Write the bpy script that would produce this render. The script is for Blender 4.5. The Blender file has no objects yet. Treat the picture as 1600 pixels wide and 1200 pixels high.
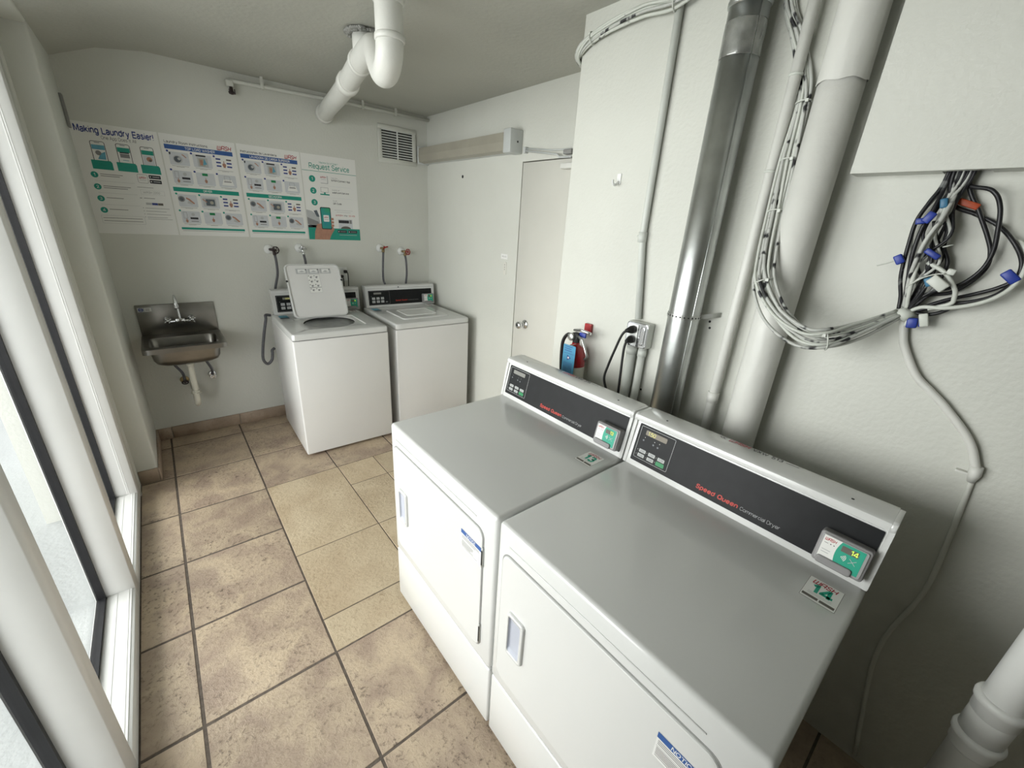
import bpy, bmesh, math, random
from mathutils import Vector, Matrix
random.seed(7)
PI = math.pi
sc = bpy.context.scene
COL = sc.collection

# ---------------------------------------------------------------- camera, sky, light, exposure
cam_d = bpy.data.cameras.new('camera')
cam = bpy.data.objects.new('camera', cam_d); COL.objects.link(cam)
cam.location = (0.3494, -3.7203, 1.6717)
cam.rotation_euler = (1.1988, -0.0595, -0.6878)
cam_d.sensor_fit = 'HORIZONTAL'; cam_d.sensor_width = 36
cam_d.lens = 641.85 / 1600 * 36
cam_d.clip_start = 0.02; cam_d.clip_end = 200
sc.camera = cam
sc.view_settings.view_transform = 'Standard'
sc.view_settings.look = 'None'
sc.view_settings.gamma = 1
sc.view_settings.exposure = 0.20
sc.view_settings.use_curve_mapping = False

world = bpy.data.worlds.new('sky'); sc.world = world; world.use_nodes = True
nt = world.node_tree; nt.nodes.clear()
wo = nt.nodes.new('ShaderNodeOutputWorld'); bg = nt.nodes.new('ShaderNodeBackground')
bg.inputs[0].default_value = (0.97, 0.98, 1.0, 1); bg.inputs[1].default_value = 3.3
nt.links.new(bg.outputs[0], wo.inputs[0])

def area(name, loc, rot, sx, sy, power, col=(1, 1, 1)):
    l = bpy.data.lights.new(name, 'AREA'); l.shape = 'RECTANGLE'; l.size = sx; l.size_y = sy
    l.energy = power; l.color = col
    o = bpy.data.objects.new(name, l); COL.objects.link(o); o.location = loc; o.rotation_euler = rot
    return o
# bright overcast daylight standing outside the full-height glazing
def aimed(name, loc, target, sx, sy, power, col):
    o = area(name, loc, (0, 0, 0), sx, sy, power, col)
    o.rotation_euler = (Vector(target) - Vector(loc)).to_track_quat('-Z', 'Y').to_euler()
    return o
aimed('daylight', (-2.6, -3.6, 1.6), (1.7, -3.0, 1.3), 4.6, 2.4, 125, (0.98, 0.99, 0.965))
aimed('daylight', (-2.5, -0.9, 1.75), (1.9, -3.75, 1.2), 3.4, 2.2, 165, (0.98, 0.99, 0.965))

# ---------------------------------------------------------------- materials
MAT = {}
def mat(name, col, rough=0.5, metal=0.0, noise=0.0, nscale=8.0, bump=0.0, bscale=60.0, emit=None, estr=0.0, coat=0.0, spec=0.5, ior=1.45, detail=4.0, col2=None):
    m = bpy.data.materials.new(name); m.use_nodes = True; t = m.node_tree
    b = t.nodes['Principled BSDF']
    b.inputs['Base Color'].default_value = (*col, 1); b.inputs['Roughness'].default_value = rough
    b.inputs['Metallic'].default_value = metal
    b.inputs['Specular IOR Level'].default_value = spec
    b.inputs['IOR'].default_value = ior
    if coat: b.inputs['Coat Weight'].default_value = coat; b.inputs['Coat Roughness'].default_value = 0.08
    tc = t.nodes.new('ShaderNodeTexCoord')
    if noise or col2:
        n = t.nodes.new('ShaderNodeTexNoise'); n.inputs['Scale'].default_value = nscale; n.inputs['Detail'].default_value = detail
        t.links.new(tc.outputs['Object'], n.inputs['Vector'])
        r = t.nodes.new('ShaderNodeValToRGB')
        c2 = col2 if col2 else tuple(c * (1 - noise) for c in col)
        r.color_ramp.elements[0].color = (*c2, 1); r.color_ramp.elements[1].color = (*col, 1)
        r.color_ramp.elements[0].position = 0.35; r.color_ramp.elements[1].position = 0.62
        t.links.new(n.outputs['Fac'], r.inputs[0]); t.links.new(r.outputs[0], b.inputs['Base Color'])
    if bump:
        n2 = t.nodes.new('ShaderNodeTexNoise'); n2.inputs['Scale'].default_value = bscale; n2.inputs['Detail'].default_value = 3
        t.links.new(tc.outputs['Object'], n2.inputs['Vector'])
        bp = t.nodes.new('ShaderNodeBump'); bp.inputs['Strength'].default_value = bump; bp.inputs['Distance'].default_value = 0.004
        t.links.new(n2.outputs['Fac'], bp.inputs['Height']); t.links.new(bp.outputs[0], b.inputs['Normal'])
    if emit: b.inputs['Emission Color'].default_value = (*emit, 1); b.inputs['Emission Strength'].default_value = estr
    MAT[name] = m
    return m

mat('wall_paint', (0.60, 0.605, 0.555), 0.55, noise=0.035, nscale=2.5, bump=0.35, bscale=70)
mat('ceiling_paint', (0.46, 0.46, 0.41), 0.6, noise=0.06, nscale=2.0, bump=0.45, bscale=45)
mat('door_paint', (0.64, 0.63, 0.575), 0.45, noise=0.03, nscale=3, bump=0.12, bscale=60)
mat('pipe_paint', (0.67, 0.67, 0.63), 0.42, noise=0.05, nscale=9, bump=0.3, bscale=40)
mat('conduit_paint', (0.60, 0.62, 0.58), 0.45, noise=0.05, nscale=14, bump=0.2, bscale=60)
mat('frame_white', (0.72, 0.72, 0.70), 0.35, noise=0.03, nscale=6)
mat('gasket_black', (0.012, 0.012, 0.014), 0.5, noise=0.3, nscale=20)
mat('enamel_white', (0.61, 0.615, 0.60), 0.22, noise=0.012, nscale=3, coat=0.3, bump=0.03, bscale=260)
mat('enamel_white_washer', (0.69, 0.685, 0.67), 0.25, noise=0.02, nscale=4, coat=0.3, bump=0.03, bscale=220)
mat('plastic_white', (0.72, 0.73, 0.71), 0.35, noise=0.02, nscale=10)
mat('panel_black', (0.010, 0.011, 0.012), 0.4, noise=0.2, nscale=30, spec=0.2)
mat('gap_dark', (0.03, 0.03, 0.03), 0.8, noise=0.2, nscale=20)
mat('seam_grey', (0.25, 0.25, 0.24), 0.7, noise=0.1, nscale=20)
mat('handle_grey', (0.42, 0.44, 0.50), 0.4, noise=0.05, nscale=20)
mat('reader_grey', (0.24, 0.235, 0.235), 0.45, noise=0.06, nscale=20)
mat('reader_clear', (0.33, 0.33, 0.33), 0.25, noise=0.04, nscale=20)
mat('clear_tape', (0.42, 0.43, 0.41), 0.18, metal=0.7, noise=0.3, nscale=30, bump=0.5, bscale=30)
mat('paper_white', (0.74, 0.74, 0.71), 0.35, noise=0.02, nscale=5)
mat('ink_teal', (0.012, 0.27, 0.20), 0.4, noise=0.05, nscale=30)
mat('ink_green', (0.015, 0.33, 0.22), 0.4, noise=0.05, nscale=30)
mat('ink_navy', (0.03, 0.05, 0.22), 0.4, noise=0.05, nscale=30)
mat('ink_blue', (0.035, 0.10, 0.30), 0.4, noise=0.05, nscale=30)
mat('ink_red', (0.42, 0.02, 0.04), 0.4, noise=0.05, nscale=30)
mat('ink_black', (0.02, 0.02, 0.025), 0.4, noise=0.05, nscale=30)
mat('ink_grey', (0.22, 0.22, 0.22), 0.5, noise=0.05, nscale=30)
mat('ink_light', (0.44, 0.45, 0.45), 0.5, noise=0.05, nscale=30)
mat('ink_pale', (0.56, 0.58, 0.60), 0.5, noise=0.05, nscale=30)
mat('ink_mid', (0.10, 0.12, 0.14), 0.5, noise=0.3, nscale=60)
mat('ink_skin', (0.42, 0.22, 0.15), 0.5, noise=0.15, nscale=40)
mat('ink_phone', (0.02, 0.22, 0.32), 0.35, col2=(0.03, 0.32, 0.16), nscale=6)
mat('ink_sky', (0.12, 0.36, 0.48), 0.5, noise=0.2, nscale=30)
mat('ink_white', (0.74, 0.74, 0.72), 0.45, noise=0.02, nscale=30)
mat('ink_redtext', (0.50, 0.035, 0.02), 0.4, noise=0.05, nscale=30)
mat('ink_brown', (0.12, 0.105, 0.09), 0.5, noise=0.1, nscale=30)
mat('button_grey', (0.42, 0.43, 0.42), 0.45, noise=0.05, nscale=30)
mat('button_green', (0.012, 0.22, 0.075), 0.4, noise=0.05, nscale=30)
mat('lcd', (0.17, 0.145, 0.105), 0.35, noise=0.1, nscale=40)
mat('lcd_off', (0.20, 0.20, 0.18), 0.35, noise=0.1, nscale=40)
mat('digit_amber', (0.5, 0.5, 0.1), 0.4, emit=(0.75, 0.72, 0.12), estr=0.55, noise=0.02)
mat('digit_lime', (0.4, 0.6, 0.1), 0.4, emit=(0.55, 1.0, 0.06), estr=1.1, noise=0.02)
mat('stainless', (0.27, 0.258, 0.235), 0.28, metal=1.0, noise=0.22, nscale=7, bump=0.03, bscale=200)
mat('chrome', (0.72, 0.73, 0.74), 0.12, metal=1.0, noise=0.08, nscale=12)
mat('galvanised', (0.62, 0.64, 0.63), 0.33, metal=1.0, noise=0.18, nscale=9, bump=0.12, bscale=24)
mat('steel_plate', (0.55, 0.56, 0.54), 0.33, metal=0.9, noise=0.15, nscale=20)
mat('tub_steel', (0.22, 0.23, 0.22), 0.35, metal=0.7, noise=0.2, nscale=20)
mat('rubber_black', (0.012, 0.012, 0.012), 0.45, noise=0.3, nscale=20)
mat('hose_grey', (0.10, 0.10, 0.11), 0.5, noise=0.2, nscale=50)
mat('valve_dark', (0.045, 0.03, 0.03), 0.5, noise=0.4, nscale=40)
mat('valve_red', (0.30, 0.015, 0.012), 0.45, noise=0.3, nscale=40)
mat('brass', (0.33, 0.25, 0.13), 0.35, metal=0.9, noise=0.2, nscale=40)
mat('pvc', (0.66, 0.64, 0.55), 0.35, noise=0.07, nscale=12)
mat('pvc_white', (0.72, 0.725, 0.70), 0.4, noise=0.06, nscale=8, bump=0.15, bscale=50)
mat('cable_painted', (0.56, 0.58, 0.53), 0.5, col2=(0.03, 0.03, 0.035), nscale=19, detail=2)
mat('cable_spotted', (0.48, 0.49, 0.46), 0.5, col2=(0.02, 0.02, 0.022), nscale=24, detail=2)
MAT['cable_painted'].node_tree.nodes['Color Ramp'].color_ramp.elements[0].position = 0.30
MAT['cable_painted'].node_tree.nodes['Color Ramp'].color_ramp.elements[1].position = 0.36
MAT['cable_spotted'].node_tree.nodes['Color Ramp'].color_ramp.elements[0].position = 0.38
MAT['cable_spotted'].node_tree.nodes['Color Ramp'].color_ramp.elements[1].position = 0.44
mat('cable_black', (0.012, 0.012, 0.014), 0.4, col2=(0.16, 0.165, 0.16), nscale=16)
MAT['cable_black'].node_tree.nodes['Color Ramp'].color_ramp.elements[0].position = 0.33
MAT['cable_black'].node_tree.nodes['Color Ramp'].color_ramp.elements[1].position = 0.37
mat('connector_blue', (0.02, 0.045, 0.30), 0.4, noise=0.2, nscale=30)
mat('connector_cyan', (0.04, 0.17, 0.30), 0.4, noise=0.2, nscale=30)
mat('connector_orange', (0.45, 0.07, 0.02), 0.5, noise=0.3, nscale=30)
mat('tie_white', (0.58, 0.60, 0.55), 0.4, noise=0.05, nscale=30)
mat('extinguisher_red', (0.33, 0.008, 0.012), 0.25, noise=0.1, nscale=20, coat=0.4)
mat('tag_blue', (0.06, 0.27, 0.44), 0.5, noise=0.1, nscale=30)
mat('label_cream', (0.50, 0.50, 0.42), 0.5, noise=0.1, nscale=30)
mat('lens_amber', (0.36, 0.34, 0.28), 0.35, noise=0.12, nscale=5, bump=0.1, bscale=90)
mat('fixture_white', (0.52, 0.54, 0.53), 0.4, noise=0.04, nscale=10)
mat('grout', (0.13, 0.105, 0.085), 0.9, noise=0.35, nscale=40, bump=0.4, bscale=200)
mat('outside_concrete', (0.34, 0.355, 0.355), 0.85, noise=0.1, nscale=1.2, bump=0.8, bscale=50)
mat('vent_dark', (0.02, 0.02, 0.02), 0.8, noise=0.2, nscale=20)
mat('cement_patch', (0.30, 0.30, 0.28), 0.9, noise=0.4, nscale=60, bump=0.8, bscale=90)

def tile_material(name, light, dark, fleck, s1=5.0):
    m = bpy.data.materials.new(name); m.use_nodes = True; t = m.node_tree; b = t.nodes['Principled BSDF']
    N = t.nodes.new; L = t.links.new
    geo = N('ShaderNodeNewGeometry'); tc = N('ShaderNodeTexCoord')
    off = N('ShaderNodeVectorMath'); off.operation = 'SCALE'; comb = N('ShaderNodeCombineXYZ')
    L(geo.outputs['Random Per Island'], comb.inputs[0]); L(geo.outputs['Random Per Island'], comb.inputs[2])
    L(comb.outputs[0], off.inputs[0]); off.inputs['Scale'].default_value = 37.0
    add = N('ShaderNodeVectorMath'); add.operation = 'ADD'
    L(tc.outputs['Object'], add.inputs[0]); L(off.outputs[0], add.inputs[1])
    n1 = N('ShaderNodeTexNoise'); n1.inputs['Scale'].default_value = s1; n1.inputs['Detail'].default_value = 6; n1.inputs['Distortion'].default_value = 0.5
    n2 = N('ShaderNodeTexNoise'); n2.inputs['Scale'].default_value = 55; n2.inputs['Detail'].default_value = 8; n2.inputs['Roughness'].default_value = 0.7; n2.inputs['Distortion'].default_value = 0.3
    n3 = N('ShaderNodeTexNoise'); n3.inputs['Scale'].default_value = 3.3; n3.inputs['Detail'].default_value = 3
    for n in (n1, n2, n3): L(add.outputs[0], n.inputs['Vector'])
    r1 = N('ShaderNodeValToRGB'); r1.color_ramp.elements[0].position = 0.36; r1.color_ramp.elements[1].position = 0.64
    r1.color_ramp.elements[0].color = (*dark, 1); r1.color_ramp.elements[1].color = (*light, 1)
    L(n1.outputs['Fac'], r1.inputs[0])
    # worn dark flecks that gather in patches
    mul = N('ShaderNodeMath'); mul.operation = 'MULTIPLY'
    rA = N('ShaderNodeMapRange'); rA.inputs[1].default_value = 0.53; rA.inputs[2].default_value = 0.66; L(n2.outputs['Fac'], rA.inputs[0])
    rB = N('ShaderNodeMapRange'); rB.inputs[1].default_value = 0.42; rB.inputs[2].default_value = 0.62; rB.inputs[3].default_value = 0.25; L(n3.outputs['Fac'], rB.inputs[0])
    L(rA.outputs[0], mul.inputs[0]); L(rB.outputs[0], mul.inputs[1])
    mx = N('ShaderNodeMix'); mx.data_type = 'RGBA'
    L(mul.outputs[0], mx.inputs[0]); L(r1.outputs[0], mx.inputs[6]); mx.inputs[7].default_value = (*fleck, 1)
    hsv = N('ShaderNodeHueSaturation'); mr = N('ShaderNodeMapRange'); mr.inputs[3].default_value = 0.90; mr.inputs[4].default_value = 1.08
    L(geo.outputs['Random Per Island'], mr.inputs[0]); L(mr.outputs[0], hsv.inputs['Value']); L(mx.outputs[2], hsv.inputs['Color'])
    L(hsv.outputs[0], b.inputs['Base Color'])
    b.inputs['Roughness'].default_value = 0.42
    bp = N('ShaderNodeBump'); bp.inputs['Strength'].default_value = 0.8; bp.inputs['Distance'].default_value = 0.006
    mh = N('ShaderNodeMath'); mh.operation = 'ADD'; L(n1.outputs['Fac'], mh.inputs[0]); L(n2.outputs['Fac'], mh.inputs[1])
    L(mh.outputs[0], bp.inputs['Height']); L(bp.outputs[0], b.inputs['Normal'])
    MAT[name] = m
tile_material('tile_slate', (0.52, 0.415, 0.295), (0.35, 0.265, 0.20), (0.12, 0.085, 0.062), 7.0)
tile_material('tile_cream', (0.56, 0.46, 0.32), (0.46, 0.36, 0.24), (0.34, 0.25, 0.155), 4.5)
tile_material('tile_base', (0.40, 0.31, 0.23), (0.30, 0.225, 0.165), (0.22, 0.16, 0.12), 7)

def glass_material():
    m = bpy.data.materials.new('window_glass'); m.use_nodes = True; t = m.node_tree; t.nodes.clear()
    o = t.nodes.new('ShaderNodeOutputMaterial'); mix = t.nodes.new('ShaderNodeMixShader'); tr = t.nodes.new('ShaderNodeBsdfTransparent')
    gl = t.nodes.new('ShaderNodeBsdfGlossy'); gl.inputs['Roughness'].default_value = 0.02
    fr = t.nodes.new('ShaderNodeFresnel'); fr.inputs[0].default_value = 1.5
    tr.inputs[0].default_value = (0.96, 0.965, 0.96, 1)
    ge = t.nodes.new('ShaderNodeNewGeometry'); iv = t.nodes.new('ShaderNodeMath'); iv.operation = 'SUBTRACT'; iv.inputs[0].default_value = 1
    mu = t.nodes.new('ShaderNodeMath'); mu.operation = 'MULTIPLY'
    t.links.new(ge.outputs['Backfacing'], iv.inputs[1]); t.links.new(iv.outputs[0], mu.inputs[0]); t.links.new(fr.outputs[0], mu.inputs[1])
    t.links.new(mu.outputs[0], mix.inputs[0]); t.links.new(tr.outputs[0], mix.inputs[1]); t.links.new(gl.outputs[0], mix.inputs[2])
    t.links.new(mix.outputs[0], o.inputs[0]); MAT['window_glass'] = m
glass_material()

# ---------------------------------------------------------------- geometry helpers
def setm(faces, mi, smooth=False):
    for f in faces: f.material_index = mi; f.smooth = smooth

def add_box(bm, x0, x1, y0, y1, z0, z1, bev=0.0, seg=2, mi=0):
    vs = [bm.verts.new((x, y, z)) for x in (x0, x1) for y in (y0, y1) for z in (z0, z1)]
    idx = [(0, 1, 3, 2), (4, 6, 7, 5), (0, 4, 5, 1), (2, 3, 7, 6), (0, 2, 6, 4), (1, 5, 7, 3)]
    fs = [bm.faces.new([vs[i] for i in q]) for q in idx]
    if bev > 0:
        es = list({e for f in fs for e in f.edges})
        r = bmesh.ops.bevel(bm, geom=es, offset=bev, segments=seg, profile=0.5, affect='EDGES')
        fs = list({f for v in vs if v.is_valid for f in v.link_faces} | set(r['faces']))
        new = set(fs)
        for f in list(new):
            for e in f.edges: new |= set(e.link_faces)
        fs = list(new)
        setm(fs, mi, True)
    else:
        setm(fs, mi)
    return fs

def catmull(pts, n=8):
    P = [Vector(p) for p in pts]
    if len(P) < 3: return P
    out = []
    Q = [P[0] * 2 - P[1]] + P + [P[-1] * 2 - P[-2]]
    for i in range(1, len(Q) - 2):
        for k in range(n):
            t = k / n
            a, b, c, d = Q[i - 1], Q[i], Q[i + 1], Q[i + 2]
            out.append(0.5 * ((2 * b) + (c - a) * t + (2 * a - 5 * b + 4 * c - d) * t * t + (3 * b - a - 3 * c + d) * t ** 3))
    out.append(P[-1])
    return out

def add_tube(bm, pts, r, n=12, mi=0, cap=True, radii=None):
    P = [Vector(p) for p in pts]
    rings = []; up = None
    for i, p in enumerate(P):
        if i == 0: t = P[1] - P[0]
        elif i == len(P) - 1: t = P[-1] - P[-2]
        else: t = (P[i + 1] - P[i]).normalized() + (P[i] - P[i - 1]).normalized()
        if t.length < 1e-9: t = P[min(i + 1, len(P) - 1)] - P[i - 1]
        t.normalize()
        if up is None:
            up = Vector((0, 0, 1)) if abs(t.z) < 0.9 else Vector((1, 0, 0))
        up = (up - t * up.dot(t))
        if up.length < 1e-6: up = t.orthogonal()
        up.normalize(); s = t.cross(up)
        rr = radii[i] if radii else r
        rings.append([bm.verts.new(p + (up * math.cos(2 * PI * k / n) + s * math.sin(2 * PI * k / n)) * rr) for k in range(n)])
    fs = []
    for a, b in zip(rings, rings[1:]):
        for k in range(n):
            fs.append(bm.faces.new((a[k], a[(k + 1) % n], b[(k + 1) % n], b[k])))
    setm(fs, mi, True)
    if cap:
        c = [bm.faces.new(list(reversed(rings[0]))), bm.faces.new(rings[-1])]
        setm(c, mi)
    return fs

def add_cyl(bm, a, b, r, n=20, mi=0, r2=None):
    return add_tube(bm, [a, b], r, n, mi, True, [r, r2 if r2 is not None else r])

def add_lathe(bm, prof, origin=(0, 0, 0), axis='z', n=24, mi=0):
    """prof: (radius, height) list; axis 'z', '-y', '-x'"""
    O = Vector(origin); rings = []
    for r, h in prof:
        ring = []
        for k in range(n):
            a = 2 * PI * k / n; c, s = math.cos(a) * r, math.sin(a) * r
            v = {'z': Vector((c, s, h)), '-y': Vector((c, -h, s)), '-x': Vector((-h, c, s))}[axis]
            ring.append(bm.verts.new(O + v))
        rings.append(ring)
    fs = []
    for a, b in zip(rings, rings[1:]):
        for k in range(n): fs.append(bm.faces.new((a[k], a[(k + 1) % n], b[(k + 1) % n], b[k])))
    setm(fs, mi, True)
    if prof[0][0] > 1e-5: setm([bm.faces.new(list(reversed(rings[0])))], mi)
    if prof[-1][0] > 1e-5: setm([bm.faces.new(rings[-1])], mi)

def rrect(w, h, r, n=5, cx=0, cy=0):
    pts = []
    for qx, qy, a0 in ((1, 1, 0), (-1, 1, 90), (-1, -1, 180), (1, -1, 270)):
        for k in range(n + 1):
            a = math.radians(a0 + 90 * k / n)
            pts.append((cx + qx * (w / 2 - r) + r * math.cos(a), cy + qy * (h / 2 - r) + r * math.sin(a)))
    return pts

def add_slab(bm, pts2, O, U, V, N, d0, d1, mi=0, bev=0.0):
    """prism of a 2-D outline between offsets d0 and d1 along N, optional chamfer on the d1 side"""
    O, U, V, N = Vector(O), Vector(U), Vector(V), Vector(N)
    c = sum((Vector((x, y)) for x, y in pts2), Vector((0, 0))) / len(pts2)
    def ring(d, ins=0):
        out = []
        for x, y in pts2:
            q = Vector((x, y)); dd = (c - q)
            if ins: q = q + Vector((math.copysign(min(ins, abs(dd.x)), dd.x), math.copysign(min(ins, abs(dd.y)), dd.y)))
            out.append(bm.verts.new(O + U * q.x + V * q.y + N * d))
        return out
    rs = [ring(d0)]
    if bev: rs += [ring(d1 - math.copysign(bev, d1 - d0)), ring(d1 - math.copysign(bev * 0.3, d1 - d0), bev * 0.3), ring(d1, bev)]
    else: rs += [ring(d1)]
    fs = []
    n = len(pts2)
    for a, b in zip(rs, rs[1:]):
        for k in range(n): fs.append(bm.faces.new((a[k], a[(k + 1) % n], b[(k + 1) % n], b[k])))
    fs.append(bm.faces.new(list(reversed(rs[0])))); fs.append(bm.faces.new(rs[-1]))
    setm(fs, mi)
    return fs

def add_prism_y(bm, prof, y0, y1, mi=0):
    """extrude (x,z) profile along y"""
    a = [bm.verts.new((x, y0, z)) for x, z in prof]; b = [bm.verts.new((x, y1, z)) for x, z in prof]
    n = len(prof)
    fs = [bm.faces.new((a[k], a[(k + 1) % n], b[(k + 1) % n], b[k])) for k in range(n)]
    fs += [bm.faces.new(list(reversed(a))), bm.faces.new(b)]
    setm(fs, mi)
    return fs

ORG = {}
def build(name, bm, mats, parent=None, at=None, recalc=True, smooth_angle=None):
    """link a bmesh as ONE mesh object; geometry is given in the frame of the root thing"""
    if isinstance(mats, str): mats = [mats]
    if recalc: bmesh.ops.recalc_face_normals(bm, faces=bm.faces)
    me = bpy.data.meshes.new(name); 
    if parent is None:
        if at is None:
            xs = [v.co.x for v in bm.verts]; ys = [v.co.y for v in bm.verts]; zs = [v.co.z for v in bm.verts]
            at = ((min(xs) + max(xs)) / 2, (min(ys) + max(ys)) / 2, min(zs))
        bmesh.ops.translate(bm, verts=bm.verts, vec=-Vector(at))
    else:
        o0 = ORG.get(parent.name, Vector((0, 0, 0)))
        bmesh.ops.translate(bm, verts=bm.verts, vec=-o0)
    bm.to_mesh(me); bm.free()
    for m in mats: me.materials.append(MAT[m])
    if smooth_angle:
        for p in me.polygons: p.use_smooth = True
        me.set_sharp_from_angle(angle=math.radians(smooth_angle))
    ob = bpy.data.objects.new(name, me); COL.objects.link(ob)
    if parent is None:
        ob.location = at; ORG[ob.name] = Vector(at)
    else:
        ob.parent = parent; ORG[ob.name] = ORG.get(parent.name, Vector((0, 0, 0)))
    return ob

def tag(o, label=None, cat=None, group=None, kind=None):
    if label: o['label'] = label
    if cat: o['category'] = cat
    if group: o['group'] = group
    if kind: o['kind'] = kind
    return o

def thing(name, label, cat, loc=(0, 0, 0), group=None, local=False, rotz=0):
    o = bpy.data.objects.new(name, None); COL.objects.link(o); o.empty_display_size = 0.1
    o.location = loc; o.rotation_euler = (0, 0, rotz)
    ORG[o.name] = Vector((0, 0, 0)) if local else Vector(loc)
    return tag(o, label, cat, group)

def struct(name, bm, m, parent=None, **k):
    o = build(name, bm, m, parent, **k)
    if parent is None: o['kind'] = 'structure'
    return o

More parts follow.
